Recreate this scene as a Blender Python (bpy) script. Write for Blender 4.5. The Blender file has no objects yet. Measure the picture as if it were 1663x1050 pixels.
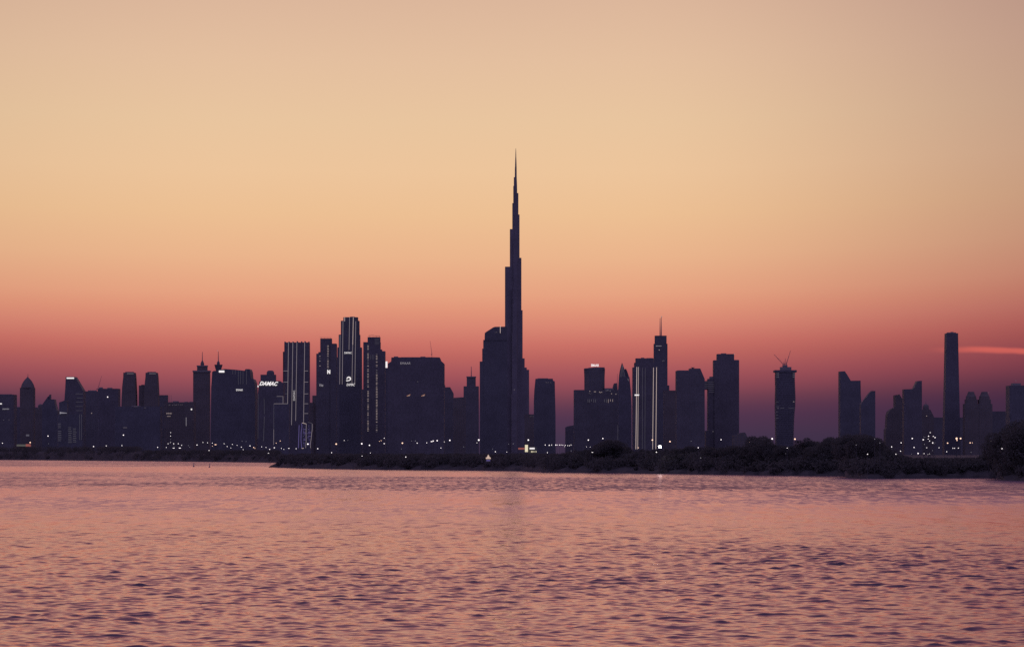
import bpy, bmesh, math, random
import numpy as np
from mathutils import Vector

# ------------------------------------------------------------------ basics
sc = bpy.context.scene
col = sc.collection
random.seed(7)
rng = np.random.default_rng(11)
F = 4812.0          # focal length in photo pixels (1663 wide)
CX, YH = 831.5, 737.0   # principal column, horizon row
CAMH = 5.0
ZG = 3.0            # level of the land the city stands on

# ------------------------------------------------------------------ camera
cam = bpy.data.cameras.new("camera")
cam.sensor_fit = 'HORIZONTAL'
cam.sensor_width = 36.0
cam.lens = 36.0 * F / 1663.0
cam.shift_y = (YH - 525.0) / 1663.0
cam.clip_start = 0.5
cam.clip_end = 80000
camo = bpy.data.objects.new("camera", cam)
camo.location = (0, 0, CAMH)
camo.rotation_euler = (math.radians(90), 0, 0)
col.objects.link(camo)
sc.camera = camo

# ------------------------------------------------------------------ view / sampling
sc.view_settings.view_transform = 'Standard'
sc.view_settings.look = 'None'
sc.view_settings.exposure = 0.0
sc.view_settings.gamma = 1.0
sc.cycles.use_denoising = False
sc.cycles.max_bounces = 5
sc.cycles.sample_clamp_indirect = 6.0


def lin(rgb):
    out = []
    for c in rgb:
        c = c / 255.0
        out.append(c / 12.92 if c <= 0.04045 else ((c + 0.055) / 1.055) ** 2.4)
    return tuple(out) + (1.0,)


# ------------------------------------------------------------------ world: dusk sky after sunset
W = bpy.data.worlds.new("World")
sc.world = W
W.use_nodes = True
nt = W.node_tree
nt.nodes.clear()


class NG:
    """small helper for node maths"""
    def __init__(s, tree):
        s.t = tree

    def n(s, typ, **kw):
        o = s.t.nodes.new(typ)
        for k, v in kw.items():
            setattr(o, k, v)
        return o

    def put(s, sock, v):
        if hasattr(v, 'is_output'):
            s.t.links.new(v, sock)
        else:
            sock.default_value = v

    def m(s, op, a, b=0.0, c=0.0, clamp=False):
        o = s.n('ShaderNodeMath', operation=op, use_clamp=clamp)
        s.put(o.inputs[0], a)
        s.put(o.inputs[1], b)
        s.put(o.inputs[2], c)
        return o.outputs[0]

    def smooth(s, v, a, b, lo=0.0, hi=1.0):
        o = s.n('ShaderNodeMapRange', interpolation_type='SMOOTHSTEP')
        s.put(o.inputs[0], v)
        for i, x in enumerate((a, b, lo, hi)):
            o.inputs[1 + i].default_value = x
        return o.outputs[0]

    def mix(s, f, a, b, blend='MIX'):
        o = s.n('ShaderNodeMix', data_type='RGBA', blend_type=blend)
        s.put(o.inputs[0], f)
        s.put(o.inputs[6], a)
        s.put(o.inputs[7], b)
        return o.outputs[2]


g = NG(nt)
tc = g.n('ShaderNodeTexCoord')
sx = g.n('ShaderNodeSeparateXYZ')
nt.links.new(tc.outputs['Generated'], sx.inputs[0])
X, Y, Z = sx.outputs
hor = g.m('SQRT', g.m('ADD', g.m('ADD', g.m('MULTIPLY', X, X), g.m('MULTIPLY', Y, Y)), 1e-6))
tan_el = g.m('DIVIDE', Z, hor)
az = g.m('ARCTAN2', X, Y)                       # 0 = towards the skyline, + = right
u = g.m('DIVIDE', az, 0.1711)                   # 1 at the edge of the photo
elp = g.m('MULTIPLY', tan_el, F)
u0 = g.m('SUBTRACT', u, -0.02)
usq = g.m('MULTIPLY', u0, u0)
shift = g.m('MINIMUM', g.m('MULTIPLY', usq, g.smooth(u0, -0.2, 0.2, 12.0, 30.0)), 130.0)
# the red afterglow band sags away from the place where the sun went down
lowfade = g.smooth(elp, 0.0, 90.0)
t_eff = g.m('SUBTRACT', elp, g.m('MULTIPLY', shift, lowfade))
ramp = g.n('ShaderNodeValToRGB')
stops = [(0, (64, 50, 74)), (27, (69, 53, 77)), (57, (82, 54, 79)), (72, (95, 58, 80)), (87, (114, 65, 82)),
         (107, (142, 75, 87)), (122, (158, 82, 90)), (137, (171, 90, 93)), (157, (187, 101, 96)),
         (177, (201, 113, 103)), (207, (215, 134, 115)), (232, (223, 148, 121)), (257, (228, 161, 129)),
         (317, (232, 179, 140)), (387, (234, 190, 147)), (457, (234, 195, 155)), (537, (230, 195, 158)),
         (637, (225, 189, 158)), (737, (217, 180, 154)), (1000, (210, 156, 143)), (1500, (166, 122, 129))]
el = ramp.color_ramp.elements
for i, (p, c) in enumerate(stops):
    e = el[i] if i < 2 else el.new(p / 1500.0)
    e.position = p / 1500.0
    e.color = lin(c)
nt.links.new(g.m('DIVIDE', t_eff, 1500.0, clamp=True), ramp.inputs[0])
glow = ramp.outputs[0]
# darker to the right of the frame
left = g.smooth(u, -1.6, -0.5, 0.86, 1.0)
cmb = g.n('ShaderNodeCombineColor')
for i, lo_ in enumerate((0.62, 0.56, 0.66)):
    nt.links.new(g.m('MULTIPLY', g.smooth(u, 0.2, 1.3, 1.0, lo_), left), cmb.inputs[i])
glow = g.mix(1.0, glow, cmb.outputs[0], 'MULTIPLY')
# a thin lit streak of cloud low on the right
ctr = g.m('ADD', 167.5, g.m('MULTIPLY', g.m('MULTIPLY', g.m('SUBTRACT', u, 0.87), g.m('SUBTRACT', u, 0.87)), -190.0))
nz = g.n('ShaderNodeTexNoise')
cv = g.n('ShaderNodeCombineXYZ')
nt.links.new(g.m('MULTIPLY', u, 14.0), cv.inputs[0])
nt.links.new(g.m('MULTIPLY', elp, 0.05), cv.inputs[1])
nt.links.new(cv.outputs[0], nz.inputs['Vector'])
nz.inputs['Scale'].default_value = 1.0
nzv = g.m('SUBTRACT', nz.outputs[0], 0.5)
dist = g.m('ABSOLUTE', g.m('ADD', g.m('SUBTRACT', elp, ctr), g.m('MULTIPLY', nzv, 5.0)))
band = g.smooth(dist, 1.0, 7.0, 1.0, 0.0)
band = g.m('MULTIPLY', band, g.smooth(u, 0.80, 0.93))
band = g.m('MULTIPLY', band, g.smooth(u, 1.15, 1.6, 1.0, 0.0))
glow = g.mix(g.m('MULTIPLY', band, 0.66), glow, lin((226, 106, 94)))
# overhead and to the east: dim violet dusk
zen = g.smooth(tan_el, 0.20, 0.75)
glow = g.mix(zen, glow, lin((84, 74, 106)))
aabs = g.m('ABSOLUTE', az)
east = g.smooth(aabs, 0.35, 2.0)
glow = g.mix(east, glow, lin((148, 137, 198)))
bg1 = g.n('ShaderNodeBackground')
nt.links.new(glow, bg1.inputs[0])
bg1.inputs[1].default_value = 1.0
sky = g.n('ShaderNodeTexSky', sky_type='NISHITA')
sky.sun_disc = False
sky.sun_elevation = math.radians(-2.0)
sky.sun_rotation = math.radians(0.0)
sky.air_density = 1.5
sky.dust_density = 3.0
bg2 = g.n('ShaderNodeBackground')
nt.links.new(sky.outputs[0], bg2.inputs[0])
bg2.inputs[1].default_value = 0.05
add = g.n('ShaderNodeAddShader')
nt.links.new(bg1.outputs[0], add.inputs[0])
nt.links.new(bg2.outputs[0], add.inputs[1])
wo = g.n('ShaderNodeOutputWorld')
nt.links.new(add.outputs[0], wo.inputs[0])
W.cycles.sampling_method = 'MANUAL'
W.cycles.sample_map_resolution = 1024


# ------------------------------------------------------------------ materials
def new_mat(name):
    m = bpy.data.materials.new(name)
    m.use_nodes = True
    return m, NG(m.node_tree), m.node_tree.nodes['Principled BSDF']


def emit_mat(name, rgb, strength, sample=False):
    m = bpy.data.materials.new(name)
    m.use_nodes = True
    t = m.node_tree
    t.nodes.clear()
    e = t.nodes.new('ShaderNodeEmission')
    e.inputs[0].default_value = tuple(rgb) + (1,)
    e.inputs[1].default_value = strength
    o = t.nodes.new('ShaderNodeOutputMaterial')
    t.links.new(e.outputs[0], o.inputs[0])
    m.cycles.emission_sampling = 'AUTO' if sample else 'NONE'
    return m


def facade(name, wall, glass, floor=3.6, bay=3.2, slab=0.9, rough=0.35):
    m, g, b = new_mat(name)
    tcx = g.n('ShaderNodeTexCoord')
    s = g.n('ShaderNodeSeparateXYZ')
    g.t.links.new(tcx.outputs['Object'], s.inputs[0])
    c = g.n('ShaderNodeCombineXYZ')
    g.t.links.new(g.m('ADD', s.outputs[0], s.outputs[1]), c.inputs[0])
    g.t.links.new(s.outputs[2], c.inputs[1])
    br = g.n('ShaderNodeTexBrick')
    g.t.links.new(c.outputs[0], br.inputs['Vector'])
    br.offset = 0.0
    br.inputs['Scale'].default_value = 1.0
    br.inputs['Brick Width'].default_value = bay
    br.inputs['Row Height'].default_value = floor
    br.inputs['Mortar Size'].default_value = slab * 0.5
    br.inputs['Mortar Smooth'].default_value = 0.1
    br.inputs['Color1'].default_value = glass + (1,)
    br.inputs['Color2'].default_value = tuple(x * 1.35 for x in glass) + (1,)
    br.inputs['Mortar'].default_value = wall + (1,)
    nz = g.n('ShaderNodeTexNoise')
    nz.inputs['Scale'].default_value = 0.03
    g.t.links.new(tcx.outputs['Object'], nz.inputs['Vector'])
    v = g.smooth(nz.outputs[0], 0.3, 0.7, 0.9, 1.08)
    cc = g.n('ShaderNodeCombineColor')
    for i in range(3):
        g.t.links.new(v, cc.inputs[i])
    g.t.links.new(g.mix(1.0, br.outputs[0], cc.outputs[0], 'MULTIPLY'), b.inputs['Base Color'])
    b.inputs['Roughness'].default_value = rough + 0.2
    b.inputs['Specular IOR Level'].default_value = 0.10
    return m


FAC = [facade('facade_concrete', (0.115, 0.105, 0.105), (0.080, 0.083, 0.090), 3.6, 3.4, 1.0, 0.5),
       facade('facade_blue_glass', (0.100, 0.100, 0.108), (0.078, 0.080, 0.088), 4.0, 1.8, 0.5, 0.4),
       facade('facade_sandstone', (0.125, 0.108, 0.096), (0.082, 0.080, 0.083), 3.4, 4.2, 1.4, 0.6),
       facade('facade_grey_panel', (0.108, 0.102, 0.104), (0.080, 0.077, 0.085), 3.8, 2.6, 0.7, 0.4),
       facade('facade_steel', (0.098, 0.098, 0.106), (0.082, 0.082, 0.092), 3.7, 1.5, 0.4, 0.4)]
BURJ = facade('facade_silver_glass', (0.130, 0.122, 0.130), (0.105, 0.100, 0.112), 3.9, 1.3, 0.5, 0.4)
m_steel, _g, _b = new_mat('painted_steel')
_b.inputs['Base Color'].default_value = (0.10, 0.10, 0.11, 1)
_b.inputs['Roughness'].default_value = 0.55
m_roof, _g, _b = new_mat('roof_concrete')
_n = _g.n('ShaderNodeTexNoise')
_n.inputs['Scale'].default_value = 0.3
_g.t.links.new(_g.mix(_n.outputs[0], (0.13, 0.125, 0.12, 1), (0.2, 0.19, 0.18, 1)), _b.inputs['Base Color'])
_b.inputs['Roughness'].default_value = 0.8

L_WHITE = emit_mat('lamp_white', (1.0, 0.90, 0.92), 1.7)
L_WARM = emit_mat('lamp_warm', (1.0, 0.62, 0.46), 1.8)
L_DIM = emit_mat('lamp_dim', (0.75, 0.70, 0.82), 0.34)
L_RED = emit_mat('lamp_red', (0.75, 0.22, 0.20), 0.35)
L_FLOOD = emit_mat('floodlight_white', (1.0, 0.93, 0.85), 22.0, True)
S_WHITE = emit_mat('sign_white', (1.0, 0.94, 0.95), 0.95)
S_MID = emit_mat('sign_mid', (0.9, 0.82, 0.86), 0.62)
S_DIM = emit_mat('sign_dim', (0.62, 0.56, 0.66), 0.42)
S_CREAM = emit_mat('sign_cream', (1.0, 0.88, 0.62), 0.78)
ST_BRIGHT = emit_mat('strip_bright', (0.95, 0.74, 0.70), 0.62)
ST_MID = emit_mat('strip_mid', (0.72, 0.60, 0.68), 0.34)
ST_DIM = emit_mat('strip_dim', (0.50, 0.45, 0.62), 0.17)
ST_BLUE = emit_mat('strip_blue', (0.35, 0.27, 0.75), 0.40)
W_LIT = emit_mat('window_lit', (0.85, 0.66, 0.66), 0.36)
W_DIM = emit_mat('window_dim', (0.50, 0.42, 0.55), 0.20)


# ------------------------------------------------------------------ mesh helpers
def link(name, me, mat=None, parent=None, loc=(0, 0, 0)):
    if mat is not None and not me.materials:
        me.materials.append(mat)
    o = bpy.data.objects.new(name, me)
    o.location = loc
    col.objects.link(o)
    if parent is not None:
        o.parent = parent
    return o


def mesh_from(verts, faces):
    me = bpy.data.meshes.new('mesh')
    me.from_pydata([tuple(v) for v in verts], [], faces)
    me.update()
    return me


class MB:
    def __init__(s):
        s.v = []
        s.f = []

    def ext(s, plan, z0, z1, top=None):
        """vertical prism from an xy plan; top = plan at z1 (same count)"""
        top = top or plan
        n = len(plan)
        b = len(s.v)
        s.v += [(x, y, z0) for x, y in plan] + [(x, y, z1) for x, y in top]
        for i in range(n):
            j = (i + 1) % n
            s.f.append((b + i, b + j, b + n + j, b + n + i))
        s.f.append(tuple(b + n + i for i in range(n)))
        s.f.append(tuple(b + n - 1 - i for i in range(n)))

    def box(s, x0, x1, y0, y1, z0, z1, ch=0.0):
        if ch > 0:
            p = [(x0 + ch, y0), (x1 - ch, y0), (x1, y0 + ch), (x1, y1 - ch), (x1 - ch, y1), (x0 + ch, y1), (x0, y1 - ch), (x0, y0 + ch)]
        else:
            p = [(x0, y0), (x1, y0), (x1, y1), (x0, y1)]
        s.ext(p, z0, z1)

    def front(s, pts, y0, y1):
        """front outline (x,z) given depth y0..y1"""
        n = len(pts)
        b = len(s.v)
        s.v += [(x, y0, z) for x, z in pts] + [(x, y1, z) for x, z in pts]
        for i in range(n):
            j = (i + 1) % n
            s.f.append((b + i, b + n + i, b + n + j, b + j))
        s.f.append(tuple(b + i for i in range(n)))
        s.f.append(tuple(b + 2 * n - 1 - i for i in range(n)))

    def rod(s, p, q, r0, r1=None, n=6):
        r1 = r0 if r1 is None else r1
        p, q = Vector(p), Vector(q)
        d = (q - p).normalized()
        a = d.orthogonal().normalized()
        c = d.cross(a)
        b = len(s.v)
        for P, r in ((p, r0), (q, r1)):
            for i in range(n):
                t = 2 * math.pi * i / n
                s.v.append(tuple(P + a * (r * math.cos(t)) + c * (r * math.sin(t))))
        for i in range(n):
            j = (i + 1) % n
            s.f.append((b + i, b + j, b + n + j, b + n + i))
        s.f.append(tuple(b + n + i for i in range(n)))
        s.f.append(tuple(b + n - 1 - i for i in range(n)))

    def lathe(s, prof, cx=0.0, cy=0.0, n=20, sy=1.0):
        """prof: list (r, z) bottom to top"""
        b = len(s.v)
        for r, z in prof:
            for i in range(n):
                t = 2 * math.pi * (i + 0.5) / n
                s.v.append((cx + r * math.cos(t), cy + sy * r * math.sin(t), z))
        for k in range(len(prof) - 1):
            for i in range(n):
                j = (i + 1) % n
                s.f.append((b + k * n + i, b + k * n + j, b + (k + 1) * n + j, b + (k + 1) * n + i))
        k = len(prof) - 1
        s.f.append(tuple(b + k * n + i for i in range(n)))
        s.f.append(tuple(b + n - 1 - i for i in range(n)))

    def mesh(s):
        me = mesh_from(s.v, s.f)
        bm = bmesh.new()
        bm.from_mesh(me)
        bmesh.ops.recalc_face_normals(bm, faces=bm.faces)
        bm.to_mesh(me)
        bm.free()
        return me


def tag(o, label=None, cat=None, group=None, kind=None):
    if label:
        o['label'] = label
    if cat:
        o['category'] = cat
    if group:
        o['group'] = group
    if kind:
        o['kind'] = kind
    return o


def empty(name, loc, label, cat, group=None):
    o = bpy.data.objects.new(name, None)
    o.empty_display_size = 5
    o.location = loc
    col.objects.link(o)
    return tag(o, label, cat, group)


def text_mesh(s, shear=0.0, bold=0.0):
    cu = bpy.data.curves.new('t', 'FONT')
    cu.body = s
    cu.shear = shear
    cu.offset = bold
    cu.extrude = 0.05
    cu.resolution_u = 3
    o = bpy.data.objects.new('t', cu)
    col.objects.link(o)
    bpy.context.view_layer.update()
    me = bpy.data.meshes.new_from_object(o.evaluated_get(bpy.context.evaluated_depsgraph_get()))
    bpy.data.objects.remove(o)
    bpy.data.curves.remove(cu)
    return me


UNIT_BOX = MB()
UNIT_BOX.box(-0.5, 0.5, -0.5, 0.5, -0.5, 0.5)
UNIT_BOX = UNIT_BOX.mesh()
_unit = {}


def unit_box(mat):
    if mat.name not in _unit:
        me = UNIT_BOX.copy()
        me.materials.append(mat)
        _unit[mat.name] = me
    return _unit[mat.name]


class Bld:
    """one building: photo rows and columns are turned into metres at its own distance D"""
    def __init__(s, name, label, cat, D, xc, mat=0, group=None):
        s.D, s.xc, s.s = D, xc, D / F
        s.mat = FAC[mat] if isinstance(mat, int) else mat
        s.root = empty(name, ((xc - CX) * s.s, D, ZG), label, cat, group)
        s.fr = []

    def x(s, px):
        return (px - s.xc) * s.s

    def z(s, py):
        return (YH - py) * s.s + CAMH - ZG

    def part(s, name, mb, mat=None, parent=None):
        return link(name, mb.mesh(), mat or s.mat, parent or s.root)

    def front(s, x, y):
        c = [f for (a, b, t, bo, f) in s.fr if a - 0.6 <= x <= b + 0.6 and t - 0.6 <= y <= bo + 0.6]
        return min(c) if c else -20.0

    def dep(s, x0, x1, dep):
        return min(max(abs(x1 - x0) * s.s * dep, 14.0), 70.0) if dep < 5 else dep

    def box(s, name, x0, x1, yt, yb=None, dep=0.8, mat=None, ch=0.05, dy=0.0, into=0.4):
        d = s.dep(x0, x1, dep)
        z0 = -0.6 if yb is None else s.z(yb) - into
        mb = MB()
        w = (x1 - x0) * s.s
        mb.box(s.x(x0), s.x(x1), dy - d / 2, dy + d / 2, z0, s.z(yt), min(w, d) * ch)
        s.fr.append((x0, x1, yt, yb or 760, dy - d / 2))
        return s.part(name, mb, mat)

    def poly(s, name, pts, dep=0.8, mat=None, dy=0.0, base=True):
        xs = [p[0] for p in pts]
        d = s.dep(min(xs), max(xs), dep)
        P = [(s.x(x), -0.6 if (base and y >= 719) else s.z(y)) for x, y in pts]
        mb = MB()
        mb.front(P, dy - d / 2, dy + d / 2)
        s.fr.append((min(xs), max(xs), min(p[1] for p in pts), 760, dy - d / 2))
        return s.part(name, mb, mat)

    def lathe(s, name, xc, prof, mat=None, n=20, sy=1.0, dy=0.0):
        mb = MB()
        mb.lathe([(r * s.s, s.z(y)) for r, y in prof], s.x(xc), dy, n, sy)
        rm = max(p[0] for p in prof)
        s.fr.append((xc - rm, xc + rm, min(p[1] for p in prof), max(p[1] for p in prof), dy - rm * s.s * sy))
        return s.part(name, mb, mat)

    def mast(s, x, y0, y1, w=0.9, name='mast', x1=None, dy=0.0):
        mb = MB()
        mb.rod((s.x(x), dy, s.z(y0) - 0.5), (s.x(x if x1 is None else x1), dy, s.z(y1)), w * s.s * 0.5, w * s.s * 0.22, 8)
        return s.part(name, mb, m_steel)

    def strip(s, x0, y0, x1, y1, w=0.8, mat=None, name='light_strip', parent=None, at=None):
        """thin lit tube a little proud of the facade"""
        fy = (min(s.front(x0, y0), s.front(x1, y1)) if at is None else at) - 0.5
        mb = MB()
        mb.rod((s.x(x0), fy, s.z(y0)), (s.x(x1), fy, s.z(y1)), w * s.s * 0.42, None, 6)
        return s.part(name, mb, mat or ST_MID, parent)

    def panel(s, x0, y0, x1, y1, mat=None, name='lit_panel', parent=None):
        fy = s.front((x0 + x1) / 2, (y0 + y1) / 2) - 0.6
        o = link(name, unit_box(mat or S_WHITE), None, parent or s.root,
                 (s.x((x0 + x1) / 2), fy, (s.z(y0) + s.z(y1)) / 2))
        o.scale = (abs(x1 - x0) * s.s, 0.8, abs(y1 - y0) * s.s)
        return o

    def dots(s, x, ya, yb, step, w=1.6, h=1.0, mat=None, jit=0.25, name='lit_window'):
        y = ya
        k = 0
        while y <= yb:
            if random.random() > 0.08:
                mm = mat or (W_LIT if random.random() < 0.6 else W_DIM)
                s.panel(x - w / 2, y - h / 2, x + w / 2 + random.uniform(-jit, jit), y + h / 2, mm, name)
            y += step
            k += 1

    def row(s, xa, xb, y, n, w=1.0, h=1.0, mat=None, name='lit_window'):
        for i in range(n):
            x = xa + (xb - xa) * (i + random.uniform(0.1, 0.9)) / n
            yy = y + random.uniform(-0.6, 0.6)
            s.panel(x - w / 2, yy - h / 2, x + w / 2, yy + h / 2, mat or (W_LIT if random.random() < 0.5 else W_DIM), name)

    def text(s, word, x0, x1, y0, y1, mat=None, shear=0.0, bold=0.02, rot=0.0, vertical=False, name='sign', at=None, tilt=0.0):
        me = text_mesh(word, shear, bold)
        co = [v.co for v in me.vertices]
        mx, Mx = min(c.x for c in co), max(c.x for c in co)
        my, My = min(c.y for c in co), max(c.y for c in co)
        fy = (s.front((x0 + x1) / 2, (y0 + y1) / 2) if at is None else at) - 0.9
        Wd, H = (x1 - x0) * s.s, (y1 - y0) * s.s
        for v in me.vertices:
            a = (v.co.x - mx) / (Mx - mx) - 0.5
            b = (v.co.y - my) / (My - my) - 0.5
            if vertical:
                X_, Z_ = -b * Wd, a * H
            else:
                X_, Z_ = a * Wd, b * H - tilt * a * Wd
            v.co = (X_, v.co.z * 4, Z_)
        o = link(name, me, mat or S_WHITE, s.root, (s.x((x0 + x1) / 2), fy, s.z((y0 + y1) / 2)))
        return o

    def script(s, x0, x1, y, h, n, mat=None, name='sign'):
        """lit lettering too small to read: slanted strokes"""
        fy = s.front((x0 + x1) / 2, y) - 0.8
        mb = MB()
        for i in range(n):
            x = x0 + (x1 - x0) * (i + 0.5) / n
            hh = h * random.uniform(0.6, 1.0)
            mb.rod((s.x(x - 0.25), fy, s.z(y + hh / 2)), (s.x(x + 0.25), fy, s.z(y - hh / 2)), 0.3 * s.s, None, 5)
            if i % 2 == 0 and i < n - 1:
                mb.rod((s.x(x), fy, s.z(y)), (s.x(x + (x1 - x0) / n), fy, s.z(y)), 0.22 * s.s, None, 5)
        return s.part(name, mb, mat or S_WHITE)


# ------------------------------------------------------------------ shoreline and ground
SH_L = [(-900, 745.2), (-300, 745.6), (0, 746.3), (100, 747.0), (200, 748.0), (320, 749.2), (451.5, 750.8)]
SH_R = [(452.0, 758.5), (500, 760.2), (560, 761.3), (600, 762.0), (700, 762.8), (760, 763.2), (850, 764.6), (886, 766.4),
        (920, 767.0), (1060, 768.6), (1220, 771.0), (1290, 772.0), (1372, 772.6), (1376, 775.6), (1410, 777.0), (1480, 776.5),
        (1560, 776.0), (1618, 776.2), (1625, 779.2), (1663, 780.0), (1900, 783), (2600, 790)]


def interp(tab, x):
    return float(np.interp(x, [t[0] for t in tab], [t[1] for t in tab]))


def shore_D(x):
    return F * CAMH / (interp(SH_L if x < 451.8 else SH_R, x) - YH)


def ridge(x):
    if x < 451.8:
        return 5.2 if x > 228 else 7.5
    return 3.2


def ground_mesh():
    cols = [-9000, -4000, -2000] + list(np.arange(-900, 451, 12.0)) + [451.5, 452.0] + list(np.arange(458, 1372, 9.0)) \
        + [1372, 1376] + list(np.arange(1382, 1618, 9.0)) + [1618, 1625] + list(np.arange(1632, 2000, 12.0)) + [2600, 5000, 9000]
    offs = [-14, -3, 0, 1.5, 4, 9, 18, 34, 60, 110, 300, 1200, 4000, 12000, 45000]
    V, Fc = [], []
    for ci, x in enumerate(cols):
        D0 = shore_D(min(max(x, -900), 2600))
        r = ridge(x)
        wob = 1.5 * math.sin(x * 0.21) + 1.0 * math.sin(x * 0.53 + 1) + random.uniform(-0.8, 0.8)
        for k, o in enumerate(offs):
            d = D0 + o + (wob if o < 40 else 0)
            z = np.interp(o, [-14, -3, 0, 1.5, 4, 9, 18, 34, 60, 110], [-3, -0.5, -0.04, 0.5, 0.9, 1.5, r * 0.7, r, r * 0.9, ZG])
            if 1 < o < 60:
                z += random.uniform(-0.25, 0.25)
            V.append(((x - CX) * d / F, d, float(z)))
    n = len(offs)
    for i in range(len(cols) - 1):
        for k in range(n - 1):
            Fc.append((i * n + k, (i + 1) * n + k, (i + 1) * n + k + 1, i * n + k + 1))
    # the low tip of the spit that tapers to the left
    b = len(V)
    tip = [(436, 0.05), (440, 0.7), (445, 1.2), (450, 1.8), (456, 2.6)]
    Dt = shore_D(452.2) + 3
    for x, h in tip:
        for o, z in ((-6 * h / 2.6 - 1, -0.5), (-2, h * 0.55), (4, h), (10 + 14 * h, -0.5)):
            V.append(((x - CX) * (Dt + o) / F, Dt + o, z))
    for i in range(len(tip) - 1):
        for k in range(3):
            Fc.append((b + i * 4 + k, b + (i + 1) * 4 + k, b + (i + 1) * 4 + k + 1, b + i * 4 + k + 1))
    return mesh_from(V, Fc)


m_ground, _g, _b = new_mat('sandy_ground')
_tc = _g.n('ShaderNodeTexCoord')
_n = _g.n('ShaderNodeTexNoise')
_n.inputs['Scale'].default_value = 0.15
_n.inputs['Detail'].default_value = 6
_g.t.links.new(_tc.outputs['Object'], _n.inputs['Vector'])
_g.t.links.new(_g.mix(_n.outputs[0], (0.028, 0.026, 0.025, 1), (0.048, 0.042, 0.038, 1)), _b.inputs['Base Color'])
_b.inputs['Roughness'].default_value = 0.95
tag(link('ground', ground_mesh(), m_ground), 'low dark shore and the flat land the city stands on', 'ground', kind='structure')

# ------------------------------------------------------------------ water
m_water, g, b = new_mat('creek_water')
geo = g.n('ShaderNodeNewGeometry')


def wnoise(sx_, sy_, detail=2.0, rough=0.5, dist=0.0):
    mp = g.n('ShaderNodeMapping')
    mp.inputs['Scale'].default_value = (sx_, sy_, 1.0)
    g.t.links.new(geo.outputs['Position'], mp.inputs[0])
    n = g.n('ShaderNodeTexNoise')
    n.inputs['Scale'].default_value = 1.0
    n.inputs['Detail'].default_value = detail
    n.inputs['Roughness'].default_value = rough
    n.inputs['Distortion'].default_value = dist
    g.t.links.new(mp.outputs[0], n.inputs['Vector'])
    return n.outputs[0]


at_ = g.n('ShaderNodeAttribute', attribute_name='ruffle')
far_ = g.n('ShaderNodeAttribute', attribute_name='far').outputs['Fac']
streak = g.m('ADD', g.smooth(wnoise(0.20, 0.028, 3.0, 0.6, 0.5), 0.30, 0.70, 0.2, 0.8), g.smooth(wnoise(1.0, 0.12, 2.0, 0.6, 0.5), 0.42, 0.62, 0.0, 1.15))
patch = g.m('MINIMUM', g.m('MULTIPLY', at_.outputs['Fac'], streak), 1.3)
small = g.m('MULTIPLY', wnoise(1.6, 1.9, 1.5, 0.5, 0.3), 0.018)
fine = g.m('MULTIPLY', wnoise(4.5, 5.0, 1.0), 0.006)
near_ = g.m('SUBTRACT', 1.0, far_)
hh = g.m('MULTIPLY', g.m('MULTIPLY', g.m('ADD', small, fine), at_.outputs['Fac']), near_)
bump = g.n('ShaderNodeBump')
bump.inputs['Strength'].default_value = 1.0
bump.inputs['Distance'].default_value = 1.0
try:
    bump.inputs['Filter Width'].default_value = 0.03
except Exception:
    pass
g.t.links.new(hh, bump.inputs['Height'])
gl = g.n('ShaderNodeBsdfGlossy')
gl.inputs['Color'].default_value = (1.0, 0.765, 0.84, 1)
# ripples too small to resolve in the distance act as surface roughness
rfar = g.m('SQRT', g.m('ADD', 0.012, g.m('MULTIPLY', patch, 0.075)))
rb = g.n('ShaderNodeAttribute', attribute_name='unresolved').outputs['Fac']
g.t.links.new(g.m('ADD', g.m('MULTIPLY', rfar, rb), g.m('MULTIPLY', g.m('SUBTRACT', 1.0, rb), 0.06)), gl.inputs['Roughness'])
df = g.n('ShaderNodeBsdfDiffuse')
df.inputs['Color'].default_value = (0.044, 0.033, 0.052, 1)
fr = g.n('ShaderNodeFresnel')
fr.inputs['IOR'].default_value = 1.70
ffar = g.m('SUBTRACT', 1.10, g.m('MULTIPLY', patch, 0.60), clamp=True)
mx = g.n('ShaderNodeMixShader')
for nd in (gl, fr):
    g.t.links.new(bump.outputs[0], nd.inputs['Normal'])
g.t.links.new(g.m('ADD', g.m('MULTIPLY', fr.outputs[0], near_), g.m('MULTIPLY', ffar, far_)), mx.inputs[0])
g.t.links.new(df.outputs[0], mx.inputs[1])
g.t.links.new(gl.outputs[0], mx.inputs[2])
g.t.nodes.remove(b)
g.t.links.new(mx.outputs[0], g.t.nodes['Material Output'].inputs['Surface'])


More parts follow.
